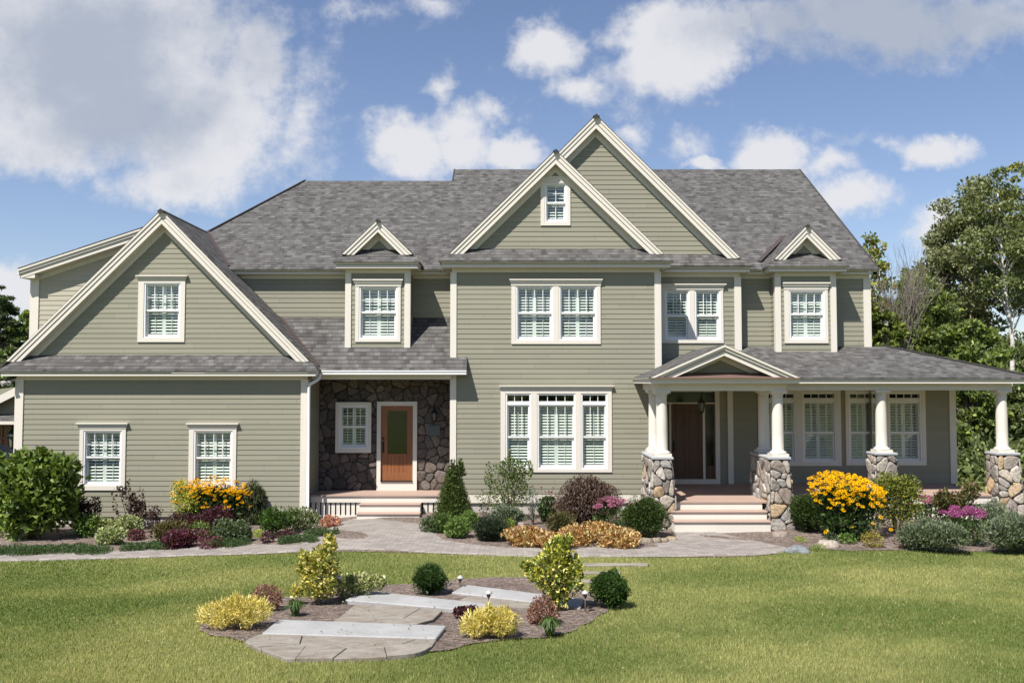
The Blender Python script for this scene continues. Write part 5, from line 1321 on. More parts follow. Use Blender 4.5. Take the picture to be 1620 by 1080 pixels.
for i, (a, b, w_, h_, lab) in enumerate(((838, 862, 62, 34, 'leftmost yellow-orange leafy clump beside the blue-green cushion conifer'), (878, 868, 58, 34, 'second yellow-orange leafy clump from the left, closest to the path'), (917, 861, 52, 36, 'middle yellow-orange leafy clump of the five along the path'), (948, 852, 52, 34, 'fourth yellow-orange leafy clump, below the brown dome'), (981, 866, 56, 34, 'rightmost yellow-orange leafy clump in front of the round boxwood'))):
    plant('geranium', lab, 'plant', a, b, w_ + 8, h_ - 8, AUTUMN, 1700, .062, .042, 'mound', 70 + i, 'yellow-orange clumps along the middle bed', lump=.22, out=.8)
plant('boxwood', 'clipped boxwood ball left of the front steps, against the first stone pier', 'boxwood', 1021, 851, 66, 60, [(.052, .088, .018), (.075, .115, .026), (.036, .062, .014)], 8500, .032, .020, 'ball', 76, lump=.16, shell=.6, lk=6, core=True)
plant('shrub', 'tiny chartreuse tuft between the cushion conifer and the leftmost orange clump', 'shrub', 806, 840, 18, 18, CHART, 200, .035, .022, 'mound', 77, stem=0)
# --- right bed
plant('boxwood', 'clipped boxwood ball right of the front steps, against the second stone pier', 'boxwood', 1281, 843, 62, 58, [(.050, .085, .018), (.070, .110, .025), (.034, .060, .014)], 8500, .032, .018, 'ball', 80, lump=.17, shell=.6, lk=6, core=True)
plant('euonymus', 'tall green and yellow variegated bush right of the bright yellow daisies', 'bush', 1420, 846, 86, 98, [(.16, .19, .03), (.23, .26, .045), (.32, .31, .07), (.07, .10, .02)], 4200, .045, .03, lambda w, h: [(0, 0, h * .5, w * .9, w * .75, h * .46), (-w * .3, 0, h * .75, w * .5, w * .5, h * .2), (w * .3, 0, h * .7, w * .5, w * .5, h * .22)], 81, lump=.14, core=True)
plant('rhododendron', 'olive-leaved shrub in front of the porch edge between the pink sedums', 'shrub', 1517, 836, 92, 74, G_OLIVE + G_OLIVE + [(.17, .18, .06)] + [(.13, .15, .05), (.20, .09, .05, .5)], 1500, .075, .04, 'upright', 82, core=True)
sedum('pink sedum next to the green and yellow variegated bush by the porch', 1466, 830, 60, 44, 83, PINKF, 16)
sedum('magenta sedum in the middle of the right bed, above the grey-green mound', 1507, 848, 50, 46, 84, MAGF, 12)
sedum('magenta sedum nearest the lawn, rightmost of the three sedums', 1541, 864, 52, 60, 85, MAGF, 12)
plant('catmint', 'wide grey-green mound at the lawn edge under the middle sedum', 'plant', 1480, 873, 104, 52, G_GREY + [(.20, .25, .13), (.17, .22, .11)], 6200, .048, .018, 'clump', 86, up=.9, core=True)
plant('catmint', 'wide grey-green mound at the right edge in front of the last stone pier', 'plant', 1600, 874, 112, 62, G_GREY + [(.20, .25, .13), (.17, .22, .11)], 7500, .048, .018, 'clump', 87, up=.9, core=True)
plant('catmint', 'grey-green clump between the rightmost sedum and the last stone pier', 'plant', 1566, 842, 66, 52, G_GREY + [(.20, .25, .13), (.17, .22, .11)], 1600, .048, .018, 'clump', 88, up=.9, core=True)
plant('barberry', 'small golden cushion shrub on the mulch before the yellow daisies', 'shrub', 1380, 866, 34, 25, [(.32, .30, .05), (.40, .36, .09), (.18, .18, .03), (.30, .16, .06)], 1000, .03, .018, 'mound', 89)
plant('barberry', 'low rusty red tuft left of the wide grey-green mound', 'plant', 1430, 868, 32, 20, [(.13, .06, .035), (.18, .08, .05), (.08, .045, .025)], 260, .04, .014, 'mound', 90)
plant('coreopsis', 'tiny lime tuft beside the front paving', 'plant', 1267, 858, 24, 9, CHART, 200, .035, .014, 'mound', 91, stem=0)
plant('lavender', 'small grey tuft behind the flat tan rock', 'plant', 1317, 857, 28, 14, G_GREY, 300, .035, .012, 'mound', 92, stem=0)
plant('lambs_ear', 'small lime-green leafy tuft below the yellow daisies', 'plant', 1340, 861, 26, 18, G_BRIGHT, 260, .05, .03, 'mound', 93, stem=0)
plant('coreopsis', 'flat lime tuft at the lawn edge beside the blue-grey stone', 'plant', 1294, 871, 26, 9, CHART + G_BRIGHT, 220, .035, .014, 'mound', 94, stem=0)
# --- island
plant('golden_shrub', 'tall pointed golden shrub on the left of the stone island', 'shrub', 505, 957, 88, 108, GOLD, 2700, .06, .034, lambda w, h: [(0, 0, h * .36, w * .75, w * .65, h * .32), (w * .2, 0, h * .62, w * .55, w * .45, h * .22), (w * .35, 0, h * .84, w * .28, w * .25, h * .16), (-w * .5, 0, h * .55, w * .35, w * .3, h * .2), (w * .35, 0, h * .98, .05, .05, h * .05), (w * .8, 0, h * .5, w * .2, w * .2, h * .12), (-w * .8, 0, h * .18, w * .25, w * .2, h * .1)], 100, stem=12, clump=3.5)
plant('euonymus', 'cream-edged spreading shrub behind the first island path light', 'shrub', 565, 948, 92, 44, [(.50, .50, .24), (.62, .60, .36), (.22, .27, .08), (.11, .15, .04)], 2600, .04, .026, lambda w, h: [(-w * .4, 0, h * .45, w * .5, w * .4, h * .42), (w * .1, 0, h * .55, w * .5, w * .35, h * .38), (w * .65, 0, h * .6, w * .35, w * .25, h * .28)], 101)
plant('boxwood', 'small loose boxwood on the left behind the granite slabs', 'boxwood', 681, 941, 58, 46, [(.038, .08, .014), (.055, .105, .02), (.026, .055, .011)], 4200, .026, .017, 'ball', 102, lump=.2, lk=5, shell=.6, core=True)
plant('boxwood', 'small loose boxwood at the right end of the stone island', 'boxwood', 967, 961, 66, 56, [(.048, .10, .016), (.07, .13, .024), (.03, .065, .012)], 5600, .026, .017, 'ball', 103, lump=.2, lk=5, shell=.6, core=True)
plant('golden_shrub', 'tall bushy golden shrub on the right of the stone island', 'shrub', 876, 966, 104, 116, [(.66, .60, .12), (.58, .55, .08), (.70, .64, .25), (.20, .25, .04), (.12, .17, .03), (.10, .14, .03)], 3200, .06, .036, lambda w, h: [(0, 0, h * .52, w * .66, w * .55, h * .34), (-w * .45, 0, h * .50, w * .42, w * .3, h * .16), (w * .15, 0, h * .80, w * .42, w * .35, h * .20), (w * .4, 0, h * .92, w * .2, w * .2, h * .10), (-w * .85, 0, h * .60, w * .2, w * .15, h * .06), (w * .55, 0, h * .5, w * .4, w * .3, h * .3), (w * .1, 0, h * .2, w * .4, w * .35, h * .18)], 104, stem=14, clump=3.5)
def nest(w, h): return [(-w * .45, 0, h * .36, w * .55, w * .5, h * .34), (w * .35, 0, h * .45, w * .55, w * .5, h * .42), (-w * .1, 0, h * .5, w * .5, w * .4, h * .36), (-w * .05, 0, h * .85, w * .12, w * .1, h * .16)]
plant('gold_thread_cypress', 'yellow feathery cypress at the left tip of the stone island', 'conifer', 375, 995, 112, 56, GOLDT, 4200, .075, .011, nest, 105, up=.5, lump=.2, out=.9, stem=6)
plant('gold_thread_cypress', 'yellow feathery cypress in front between the slabs and the grassy tuft', 'conifer', 776, 1010, 98, 52, GOLDT, 4200, .07, .011, nest, 106, up=.4, lump=.2, out=.9, stem=6)
plant('barberry', 'pinkish brown barberry behind the left yellow cypress', 'shrub', 421, 966, 54, 40, PINKBR, 1900, .03, .02, 'mound', 107)
plant('barberry', 'pinkish brown barberry below the right golden shrub', 'shrub', 857, 988, 52, 42, PINKBR, 1900, .03, .022, 'mound', 108)
plant('heuchera', 'dark burgundy clump between the second slab and the front yellow cypress', 'plant', 738, 981, 44, 22, DPURP + PURP, 480, .045, .036, 'clump', 109)
def tuft(label, px, py, w, h, seed):
    x, y = hit(px, py); s = y / F; rs = np.random.RandomState(seed); n = 170; a = rs.rand(n) * 6.28; l = h * s * rs.uniform(.7, 1.15, n); o = w * s / 2 * rs.uniform(.3, 1.0, n)
    b = np.stack([np.cos(a) * .04, np.sin(a) * .04, np.zeros(n)], 1); mid = np.stack([np.cos(a) * o * .5, np.sin(a) * o * .5, l * .9], 1); tip = np.stack([np.cos(a) * o, np.sin(a) * o, l * .55], 1); sd = np.stack([-np.sin(a), np.cos(a), np.zeros(n)], 1) * .006
    V = np.stack([b - sd, b + sd, mid + sd, mid - sd, mid - sd, mid + sd, tip + sd * .2, tip - sd * .2], 1).reshape(-1, 3); C = np.repeat(np.array(G_MID)[rs.randint(0, 4, n)], 8, axis=0)
    o_ = np_obj('grass_tuft', V, np.arange(n * 8).reshape(-1, 4), C, 'leaf', None, (x, y, float(gz(x, y)) + .02)); tag(o_, label, 'plant')
tuft('spiky green tuft right of the left yellow cypress', 467, 975, 42, 24, 5); tuft('spiky green tuft right of the front yellow cypress', 870, 1008, 50, 28, 6)
# rocks
def rock(label, px, py, w, h, col, seed, dep=.7):
    x, y = hit(px, py); s = y / F; rs = np.random.RandomState(seed); m_ = bpy.data.meshes.new('rock'); import bmesh
    bm = bmesh.new(); bmesh.ops.create_icosphere(bm, subdivisions=3, radius=1)
    for v in bm.verts:
        d = np.array([v.co[:]]); k = 1 + .16 * noise_dir(d, seed, 2.2)[0] + .05 * noise_dir(d, seed + 3, 6)[0]
        v.co = Vector((v.co.x * w * s / 2 * k, v.co.y * w * s / 2 * dep * k, max(-.3, min(v.co.z, .75)) * h * s * k))
    bm.to_mesh(m_); bm.free()
    a = m_.color_attributes.new('Col', 'FLOAT_COLOR', 'POINT'); a.data.foreach_set('color', np.tile([*col, 1], (len(m_.vertices), 1)).astype(np.float32).ravel())
    o = link_mesh('rock', m_, 'stone', None, True); o.location = (x, y, float(gz(x, y)) + h * s * .15); tag(o, label, 'rock')
rock('pinkish round rock behind the leftmost yellow-orange clump', 824, 836, 15, 11, (.28, .23, .20), 1)
rock('flat tan rock on the mulch below the right boxwood', 1310, 865, 32, 11, (.30, .26, .215), 2, .8)
rock('flat blue-grey stone where the front paving meets the lawn', 1262, 873, 38, 9, (.17, .185, .195), 3, .8)
for i, (a, b, lab) in enumerate(((1008, 860, 'leftmost edging rock below the left boxwood'), (1022, 860, 'second edging rock from the left below the left boxwood'), (1036, 859, 'third edging rock, below the first stone pier'), (1050, 858, 'fourth edging rock, at the corner of the first stone pier'), (1063, 855, 'rightmost edging rock touching the front paving'))):
    rock(lab, a + (i * 7) % 4, b, 13 + (i * 5) % 7, 7 + (i * 3) % 4, (.20 + .015 * i, .17 + .01 * i, .145), 20 + i, .8)
rock('grey-brown fieldstone beside the big rocks of the second pier', 1235, 849, 26, 9, (.23, .19, .16), 31, .7)
rock('small pale rock behind the spiky tuft in the island', 508, 953, 14, 6, (.45, .43, .40), 33)
rock('tiny white stone between the sedums', 1490, 833, 9, 8, (.6, .6, .58), 34)

# --- granite slabs and flagstones
def hitz(px, py, off):
    d = _ray(px, py); t = 12.0
    for _ in range(30):
        t = (E - float(gz(d[0] / d[1] * t, t)) - off) / (-d[2] / d[1])
    return d[0] / d[1] * t, t
def slab_at(name, label, cat, px_pts, off, th, m, parent=None, group=None, bev=.012):
    pts = [hitz(*p, off) for p in px_pts]; mb = MB(); mb.slab([(x, y, float(gz(x, y)) + off) for x, y in pts][::-1], th); o = obj(name, mb, m, parent, bevel=bev)
    if label: tag(o, label, cat, group)
    return o, pts
slab_at('granite_slab', 'light granite step slab nearest the camera, above the flagstone patio', 'stone slab', [(414, 1000.5), (690, 1008.5), (706.5, 988.5), (440, 979)], .066, .14, 'granite', group='granite step slabs')
slab_at('granite_slab', 'light granite step slab in the middle, with a path light at its right end', 'stone slab', [(545.5, 948), (767.5, 966), (781, 955), (576.5, 933)], .075, .12, 'granite', group='granite step slabs')
slab_at('granite_slab', 'light granite step slab farthest back, running behind the right golden shrub', 'stone slab', [(714.5, 936), (918, 960), (925, 947), (736, 924)], .055, .10, 'granite', group='granite step slabs')
def smooth2(p, k=1):
    for _ in range(k):
        q = []
        for i in range(len(p)):
            a, b = p[i], p[(i + 1) % len(p)]; q += [(a[0] * .75 + b[0] * .25, a[1] * .75 + b[1] * .25), (a[0] * .25 + b[0] * .75, a[1] * .25 + b[1] * .75)]
        p = q
    return p
def flagstones(label, outline, off, nx, ny, seed):
    pts = [hitz(*p, off) for p in outline]; xs_ = [p[0] for p in pts]; ys_ = [p[1] for p in pts]; x0, y0 = min(xs_), min(ys_); w, h = max(xs_) - x0, max(ys_) - y0
    pts = smooth2(pts) if len(pts) > 8 else pts; rg = random.Random(seed); root = empty('flagstone_patio', (x0 + w / 2, y0 + h / 2, float(gz(x0 + w / 2, y0 + h / 2)))); tag(root, label, 'paving', 'flagstone landings of the island'); rx, ry_, rz_ = root.location
    area = sum(pts[i][0] * pts[(i + 1) % len(pts)][1] - pts[(i + 1) % len(pts)][0] * pts[i][1] for i in range(len(pts)))
    if area < 0: pts = pts[::-1]
    for c in cells(w, h, w / nx, h / ny, rg, .3):
        c = [(p[0] + x0, p[1] + y0) for p in c]
        for i in range(len(pts)):           # clip to the (convex) outline
            a, b = pts[i], pts[(i + 1) % len(pts)]; n = (b[1] - a[1], -(b[0] - a[0])); c = clip_half(c, n, n[0] * a[0] + n[1] * a[1])
            if len(c) < 3: break
        if len(c) < 3: continue
        cx, cy = sum(p[0] for p in c) / len(c), sum(p[1] for p in c) / len(c); c = [(cx + (p[0] - cx) * .985, cy + (p[1] - cy) * .98) for p in c]
        dz = rg.uniform(-.006, .006); mb = MB().slab([(x - rx, y - ry_, float(gz(x, y)) + off + dz - rz_) for x, y in c], .10); obj('flagstone', mb, 'flagstone', root, bevel=.006)
flagstones('tan flagstone patio in front of the nearest granite slab', [(385, 1016), (396, 1008), (414, 1001.5), (690, 1009.5), (686, 1018), (677, 1026), (662, 1032), (640, 1035), (600, 1038), (540, 1040), (470, 1041), (445, 1040), (430, 1034), (410, 1025)], .050, 5, 2, 9)
flagstones('flagstone landing between the nearest and the middle granite slabs', [(525, 984), (562, 955), (640, 957), (700, 964), (686, 978), (660, 985)], .064, 2, 2, 4)
flagstones('narrow flagstone landing between the middle and farthest granite slabs', [(728, 948), (742, 941), (862, 955), (850, 962), (770, 957)], .046, 2, 1, 6)
for a, b, w_, lab in ((972, 891.5, 106, 'long narrow stepping stone in the lawn nearest the front walk'), (950, 904.5, 62, 'middle stepping stone in the lawn, half hidden by grass'), (929, 917.5, 30, 'short stepping stone in the lawn beside the right golden shrub')):
    slab_at('stepping_stone', lab, 'stone', [(a - w_ / 2, b + 1.9), (a + w_ / 2, b + 2.0), (a + w_ / 2 + 1, b - 1.7), (a - w_ / 2 + 2, b - 1.5)], .034, .08, 'flagstone', group='stepping stones in the lawn', bev=.008)
# --- path lights
pl0 = None
for i, (px, pyt, pyb, lab) in enumerate(((536, 911, 955, 'path light beside the left golden shrub'), (728, 911, 933, 'path light at the left end of the farthest granite slab'), (773, 935, 968, 'path light at the right end of the middle granite slab'), (926, 935, 970, 'path light between the right golden shrub and the right boxwood'))):
    x, y = hit(px, pyb); hh_ = (pyb - pyt) / F * y; rt = empty('path_light', (x, y, float(gz(x, y)) + .01)); tag(rt, lab, 'garden light', 'garden path lights')
    a = MB(); a.tube([(0, 0, -.1), (0, 0, hh_ - .055)], .009, 8); a.lathe([(.022, 0), (.022, .012), (.010, .02)], 0, 0, 12); obj('post', a, 'bronze', rt, True)
    b = MB(); b.lathe([(.012, hh_ - .10), (.026, hh_ - .085), (.028, hh_ - .045), (.018, hh_ - .035)], 0, 0, 12); obj('lamp', b, 'bronze', rt, True)
    c = MB(); c.lathe([(.048, hh_ - .045), (.052, hh_ - .040), (.034, hh_ - .020), (.012, hh_ - .004), (.002, hh_ + .004)], 0, 0, 18); obj('lamp_shade', c, 'cap_metal', rt, True)

rs = np.random.RandomState(31); n = 520; x = rs.uniform(-11, 11, n); y = rs.uniform(8, 17.2, n)
isl = rs.rand(n) < .45; x[isl] = rs.uniform(-4.5, 1.6, isl.sum()); y[isl] = rs.uniform(9.8, 14.5, isl.sum())
P_ = np.stack([x, y, gz(x, y) + .085 * isl + .045 * ~isl], 1); a = rs.rand(n) * 6.28; A_ = np.stack([np.cos(a), np.sin(a), rs.randn(n) * .3], 1) * .018; S_ = np.stack([-np.sin(a), np.cos(a), rs.randn(n) * .3], 1) * .011
V = np.stack([P_ - A_, P_ + S_, P_ + A_, P_ - S_], 1).reshape(-1, 3); C = np.repeat(np.array([(.22, .13, .06), (.30, .20, .08), (.14, .09, .05), (.34, .28, .12)])[rs.randint(0, 4, n)], 4, axis=0)
o = np_obj('fallen_leaves', V, np.arange(n * 4).reshape(-1, 4), C, 'leaf'); tag(o, 'scattered dry leaves on the lawn and the granite slabs', 'leaves', kind='stuff')
# ------------------------------------------------------------------ lawn grass
def make_grass():
    rs = np.random.RandomState(12); n = 520000
    y = 6.6 * (19.5 / 6.6) ** (rs.rand(n) ** 1.0); x = (rs.rand(n) * 2 - 1) * (.62 * y + 1.2)
    ok = (y < lawn_edge(x) + .02) & ~inside(ISL, x, y); x, y = x[ok], y[ok]; n = len(x)
    for (a, b, w_) in ((972, 891.5, 106), (950, 904.5, 62), (929, 917.5, 30)):
        q = [hitz(a - w_ / 2, b + 1.9, .03), hitz(a + w_ / 2, b + 1.9, .03), hitz(a + w_ / 2 + 1, b - 1.7, .03), hitz(a - w_ / 2 + 2, b - 1.5, .03)]
        k = ~inside(q, x, y); x, y = x[k], y[k]
    n = len(x); P2 = np.stack([x, y, 0 * x], 1)
    pat = noise_dir(P2 * np.array([.55, 1.0, 0]), 3, 1.1); pat2 = noise_dir(P2, 8, 3.2); pat3 = noise_dir(P2, 18, 9)
    h = (.034 + .010 * rs.rand(n) + .007 * pat2.clip(-1, 1)) * (1 + .25 * (y < 9)); w = .0032 * (y / 7.5) * rs.uniform(.8, 1.4, n)
    a = rs.rand(n) * 6.283; d = np.stack([np.cos(a), np.sin(a), 0 * a], 1); s = np.stack([-d[:, 1], d[:, 0], 0 * a], 1)
    base = np.stack([x, y, gz(x, y) - .004], 1); lean = rs.rand(n) * .55
    ldir = rs.rand(n) * 6.283; ld = np.stack([np.cos(ldir), np.sin(ldir), 0 * a], 1)
    tip = base + np.array([0, 0, 1.]) * h[:, None] + ld * (h * lean)[:, None]
    V = np.stack([base - s * w[:, None], base + s * w[:, None], tip], 1).reshape(-1, 3)
    g1, g2, g3 = np.array([.145, .20, .05]), np.array([.37, .375, .14]), np.array([.50, .45, .22])
    t = (.56 + .62 * pat + .26 * pat2 + .12 * np.sin(y * 1.9 + .25 * x) + .12 * pat3 + .08 * rs.randn(n) - .25 * sstep(15.0, 17.5, y)).clip(0, 1)[:, None]; dry = ((rs.rand(n) < .04 + .16 * pat.clip(0, 1)))[:, None]
    C = g1 * (1 - t) + g2 * t; C = np.where(dry, g3, C) * (1 + .09 * rs.randn(n, 1)).clip(.5, 1.5)
    o = np_obj('grass', V, np.arange(n * 3).reshape(-1, 3), np.repeat(C, 3, axis=0), 'grass_blade'); tag(o, 'mown lawn grass in front of the house', 'grass', kind='stuff')
make_grass()

# ------------------------------------------------------------------ trees
def tree(name, label, px, Y, ytop, wpx, crown_lo, pal, seed, nb=80, per=150, L=.15, W=.10, trunk='bark', r0=.16, lean=0.0, group='trees around the house', sub=.17, gaps=.0, elong=1.0, limbs=16, cat='tree', crown=None):
    x = X(px, Y); ht = Z(ytop, Y); wm = wpx * Y / F / 2; zl = Z(crown_lo, Y); zc = (ht + zl) / 2; rz_ = (ht - zl) / 2
    rg = random.Random(seed); rt = empty(name, (x, Y, 0)); tag(rt, label, cat, group)
    bl = []
    for i in range(nb):
        u = rg.uniform(-1, 1); a = rg.uniform(0, 6.283); q = rg.random() ** .42
        cxx = math.sqrt(max(0, 1 - u * u))
        s_ = 1 - .35 * max(0, u) ** 2
        k = sub * rg.uniform(.65, 1.25)
        bl.append((math.cos(a) * cxx * q * wm * s_ * (1 - k * .6) + lean * u, math.sin(a) * cxx * q * wm * s_ * (1 - k * .6), zc + u * q ** .5 * rz_ * (1 - k * .7), wm * k * 1.25, wm * k * 1.25, wm * k * .85 * elong))
    V, Fq, C = leaves(bl, nb * per, L, W, pal, seed, up=.25, lump=.28, shell=.9, jitter=.22, lk=2.5)
    bn = noise_dir(V[::4] * .35, seed + 9, 1.6)[:, None]; C = C.reshape(-1, 4, 3) * (1 + .16 * bn[:, None]).clip(.6, 1.5); C = C.reshape(-1, 3)
    lobj('crown', (V, Fq, C), rt)
    m_ = MB(); pts = [(0, 0, -.1)]; k = 7
    for i in range(1, k + 1):
        t = i / k; pts.append((lean * (2 * t - 1) * .8 * (t > .3) + rg.uniform(-.12, .12) * wm * .3, rg.uniform(-.1, .1), ht * .93 * t))
    m_.tube(pts, [r0 * (1 - .86 * i / k) for i in range(k + 1)], 8)
    for i in range(limbs):
        b = rg.choice(bl); zt = max(zl * .6, b[2] - rg.uniform(.6, 1.8)); t = min(.95, zt / (ht * .93)); j = int(t * k); f = t * k - j; p0 = Vector(pts[j]).lerp(Vector(pts[min(j + 1, k)]), f)
        p1 = Vector(b[:3]); mid = p0.lerp(p1, .5) + Vector((rg.uniform(-.2, .2), rg.uniform(-.2, .2), .15)); rr = r0 * (1 - .86 * t) * .55
        m_.tube([p0, mid, p1], [rr, rr * .6, rr * .2], 6, False)
    obj('trunk', m_, trunk, rt, True)
T_A = [(0.140, 0.170, 0.065), (0.182, 0.211, 0.082), (0.100, 0.123, 0.047), (0.234, 0.257, 0.112)]
T_B = [(0.161, 0.216, 0.040), (0.216, 0.272, 0.055), (0.105, 0.149, 0.031), (0.272, 0.309, 0.081)]
T_D = [(0.093, 0.132, 0.045), (0.127, 0.171, 0.057), (0.063, 0.093, 0.034), (0.171, 0.217, 0.075)]
T_Y = [(.24, .24, .06), (.32, .28, .08), (.16, .18, .045), (.36, .26, .09)]
T_P = [(.030, .055, .025), (.045, .072, .032), (.020, .038, .018)]
T_O = [(0.213, 0.225, 0.112), (0.275, 0.281, 0.150), (0.150, 0.163, 0.081), (0.338, 0.325, 0.200)]
# right of the house
tree('birch_tree', 'tall white-trunked birch at the right edge behind the porch roof', 1600, 37, 258, 150, 500, T_A, 201, nb=60, per=150, trunk='birch', r0=.135, lean=-.5, limbs=26, L=.14, W=.09, sub=.19)
tree('tall_tree', 'tallest tree with olive grey leaves left of the birch trunk', 1548, 41, 262, 190, 560, T_O + T_A, 202, nb=120, per=170, r0=.2, limbs=30, L=.16, W=.10)
tree('tall_tree', 'bright green tree leaning in at the top right corner of the woods', 1655, 39, 205, 130, 470, T_B + T_Y, 203, nb=70, per=150, r0=.2, L=.15, W=.10)
tree('maple_tree', 'olive-green tree with a rounded crown between the bare tree and the tallest tree', 1495, 43, 345, 130, 620, T_O + T_D, 204, nb=80, per=170, L=.16, W=.10)
tree('maple_tree', 'dense dark green tree just above the porch roof slope', 1455, 38, 425, 170, 690, T_B + T_D, 205, nb=90, per=190, L=.17, W=.11)
tree('maple_tree', 'bright green tree right of the porch corner column', 1540, 35, 480, 150, 740, T_B + T_D, 206, nb=80, per=190, L=.17, W=.11)
tree('maple_tree', 'yellowish autumn tree beside the right end of the main roof', 1383, 36, 352, 66, 560, T_Y + T_B, 207, nb=60, per=34, L=.17, W=.11, r0=.07, sub=.28)
tree('maple_tree', 'low green tree at the right end of the upper wall', 1400, 34, 470, 90, 640, T_B, 208, nb=45, per=150, L=.16, W=.11)
tree('maple_tree', 'dark green tree seen below the porch roof beside the wall corner', 1530, 31.5, 590, 130, 790, T_D + T_B, 209, nb=80, per=190, L=.15, W=.10)
tree('maple_tree', 'green tree seen past the last porch pier at the right edge', 1640, 32, 560, 150, 790, T_D + T_A, 210, nb=80, per=190, L=.15, W=.10)
tree('maple_tree', 'shadowy tree filling the gap between the last two porch piers', 1475, 33, 640, 120, 800, T_D, 211, nb=60, per=170, L=.15, W=.10)
tree('pine_tree', 'dark evergreen far back between the bare tree and the woods', 1440, 52, 405, 90, 640, T_P + T_O, 212, nb=60, per=170, L=.22, W=.05)
for i, (px, Y, yt, w_, lab) in enumerate(((1500, 54, 440, 190, 'far tree deepest in the woods behind the dense dark green tree'), (1600, 55, 520, 200, 'far tree deepest in the woods behind the birch trunk'), (1720, 52, 380, 220, 'far tree just outside the right edge of the woods'))):
    tree('far_tree', lab, px, Y, yt, w_, 700, T_D + T_A, 220 + i, nb=90, per=150, L=.24, W=.15)
# the tree line across the road, seen only mirrored in the panes
rs = np.random.RandomState(9); bl = []
for i in range(26):
    cx_, cy_, hh_ = -62 + i * 5 + rs.uniform(-2, 2), -48 + rs.uniform(-6, 6), rs.uniform(9, 15)
    for k in range(9): bl.append((cx_ + rs.uniform(-2.6, 2.6), cy_ + rs.uniform(-2, 2), hh_ * rs.uniform(.12, .9), rs.uniform(1.2, 2.4), 1.8, rs.uniform(1.2, 2.2)))
o = lobj('far_woods', leaves(bl, 46000, .55, .38, T_D + T_B, 99, lump=.3, shell=.8), None); tag(o, 'woods across the road that the window panes mirror', 'woods', kind='stuff')
# bare grey tree
def bare_tree():
    x, Yb = X(1418, 35), 35.0; rt = empty('bare_tree', (x, Yb, 0)); tag(rt, 'leafless grey tree with fanning twigs right of the main roof', 'tree'); rg = random.Random(7); m_ = MB(); tw = MB()
    def grow(p, d, l, r, dep):
        q = p + d * l; mid = p.lerp(q, .5) + Vector((rg.uniform(-.1, .1), rg.uniform(-.1, .1), 0)) * l * .5
        (m_ if dep > 2 else tw).tube([p, mid, q], [r, r * .85, r * .7], 5, False)
        if dep == 0: return
        for k in range(rg.choice((2, 3, 3)) if dep < 5 else 4):
            nd = (d + Vector((rg.uniform(-1, 1), rg.uniform(-.7, .7), rg.uniform(.0, .6))) * .36).normalized(); grow(q, nd, l * rg.uniform(.62, .88), r * .62, dep - 1)
    grow(Vector((0, 0, -.1)), Vector((-.05, 0, 1)), 2.2, .06, 6)
    obj('trunk', m_, 'greybark', rt); obj('twigs', tw, 'greybark', rt)
bare_tree()
# left of the house
tree('pine_tree', 'dark pine at the far left edge above the garage roof', -4, 40, 446, 80, 640, T_P + T_D, 230, nb=90, per=170, L=.17, W=.05, elong=.7)
tree('maple_tree', 'dark leafy tree between the left pine and the shed-roofed wall', 42, 44, 488, 90, 650, T_D + T_B, 231, nb=80, per=170, L=.18, W=.12)
tree('maple_tree', 'dark tree low behind the left eave of the garage roof', 15, 36, 530, 90, 700, T_D, 232, nb=70, per=170, L=.16, W=.10)
tree('maple_tree', 'dark tree outside the left edge beyond the garage building', -70, 38, 420, 130, 720, T_D, 233, nb=70, per=150, L=.18, W=.12)
# --- woodland floor brush that reads as one mass
rs = np.random.RandomState(77); bl = []
for i in range(150):
    xx = rs.uniform(14.5, 34) if i < 120 else rs.uniform(-40, -22); yy = rs.uniform(26.5, 46) if i < 120 else rs.uniform(40, 50); k = rs.uniform(.7, 1.5); bl.append((xx, yy, k * .6, k, k, k * .9))
o = lobj('undergrowth', leaves(bl, 42000, .20, .12, T_D + T_A, 78, lump=.3), None); tag(o, 'dark leafy undergrowth at the foot of the woods', 'undergrowth', kind='stuff')

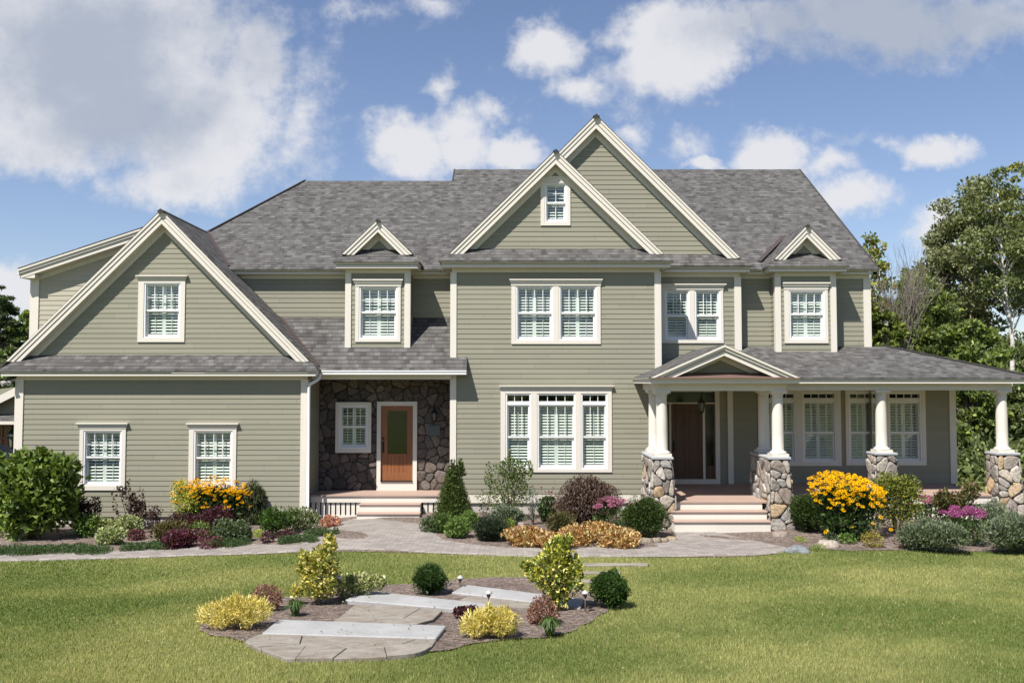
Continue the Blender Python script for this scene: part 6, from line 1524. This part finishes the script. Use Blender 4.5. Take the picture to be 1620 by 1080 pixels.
# ------------------------------------------------------------------ second garage building and the car at the far left
def far_garage():
    Yw = 31.0; rt = empty('garage_building', (-19.5, Yw + 3, 0), True); tag(rt, 'second sage green garage building behind the left corner of the house', 'garage')
    xr = X(60, Yw); xl_ = xr - 9; zr = Z(655, Yw); w = MB()
    f0 = Z(640, Yw) ; xg = xr - .2; slp = .5
    top = lambda x: Z(652, Yw) + slp * (x - X(0, Yw)) + .55
    lap(w, .9, Z(665, Yw), K(xl_), K(xr), [(X(-40, Yw), X(21, Yw), 0, Z(672, Yw) )], Yp=Yw)
    lap(w, 0, .9, K(X(21, Yw)), K(xr), Yp=Yw)
    xq = X(45, Yw); w.prism([(xl_, Z(665, Yw)), (xr, Z(665, Yw)), (xr, top(xr) - .1), (xq, top(xq) - .1), (xl_, Z(655, Yw))], Yw + .25, Yw + .3)
    w.box(xl_, xr, Yw + .3, Yw + 7, 0, Z(660, Yw)); obj('wall', w, 'siding', rt)
    x0 = X(-60, Yw); r = roof_obj('roof', [[(xl_ - .3, Yw - .5, Z(665, Yw - .5)), (xr, Yw - .5, Z(665, Yw - .5)), (xr, Yw + .3, Z(655, Yw)), (xl_ - .3, Yw + .3, Z(655, Yw))], [(x0, Yw - .1, top(x0)), (xr, Yw - .1, top(xr)), (xr, Yw + 7, top(xr)), (x0, Yw + 7, top(x0))]], rt)
    t = MB(); t.box(xl_ - .3, xr, Yw - .56, Yw - .5, Z(670, Yw), Z(665, Yw)); t.prism([(x0, top(x0)), (x0, top(x0) - .28), (xr, top(xr) - .28), (xr, top(xr))], Yw - .16, Yw - .1); obj('fascia', t, 'trim', rt)
    a, b = X(-40, Yw), X(21, Yw); d = MB(); zt = Z(672, Yw)
    for j in range(4):
        for i in range(4):
            u0, u1 = a + (b - a) * i / 4, a + (b - a) * (i + 1) / 4; v0, v1 = zt * j / 4, zt * (j + 1) / 4; d.box(u0 + .03, u1 - .03, Yw + .06, Yw + .1, v0 + .03, v1 - .03)
    d.box(a, b, Yw + .1, Yw + .14, 0, zt); D = obj('garage_door', d, 'wood_door', rt); g = MB()
    for i in range(4): u0 = a + (b - a) * i / 4; g.box(u0 + .1, u0 + (b - a) / 4 - .1, Yw + .05, Yw + .06, zt * .78, zt * .95)
    obj('door_window', g, 'door_glass', D)
    lm, lg = lantern_mesh(X(20, 30.7), 30.75, Z(700, 30.7), 2.0); obj('wall_lantern', lm, 'black_metal', rt); obj('lantern_glass', lg, 'lamp_glass', rt)
far_garage()
def car():
    Y0 = 27.0; x1 = X(24, Y0); rt = empty('parked_car', (x1 - 2.2, Y0 + .9, 0)); tag(rt, 'dark car parked in front of the wooden garage door at the far left', 'car')
    prof = [(-2.2, .35), (-2.25, .7), (-2.1, .85), (-1.2, .98), (-.6, 1.38), (.7, 1.42), (1.4, 1.05), (2.1, .95), (2.22, .7), (2.2, .35)]
    b = MB().prism(prof, -.85, .85); obj('body', b, 'car_paint', rt, bevel=.06)
    g = MB().prism([(-1.1, .98), (-.58, 1.33), (.66, 1.37), (1.25, 1.04)], -.862, .862); obj('car_window', g, 'door_glass', rt)
    for sx in (-1.35, 1.35):
        for sy in (-.80, .80):
            w = MB(); w.tube([(sx, sy - .11, .32), (sx, sy + .11, .32)], .32, 20); wo = obj('wheel', w, 'rubber', rt)
            w = MB(); w.tube([(sx, sy - .12, .32), (sx, sy + .12, .32)], .2, 14); obj('rim', w, 'cap_metal', wo)
    for sy in (-.6, .6): obj('headlight', MB().box(2.15, 2.24, sy - .18, sy + .18, .62, .76), 'lamp_glass', rt)
car()
assert len(set(LABELS)) == len(LABELS), [l for l in LABELS if LABELS.count(l) > 1]
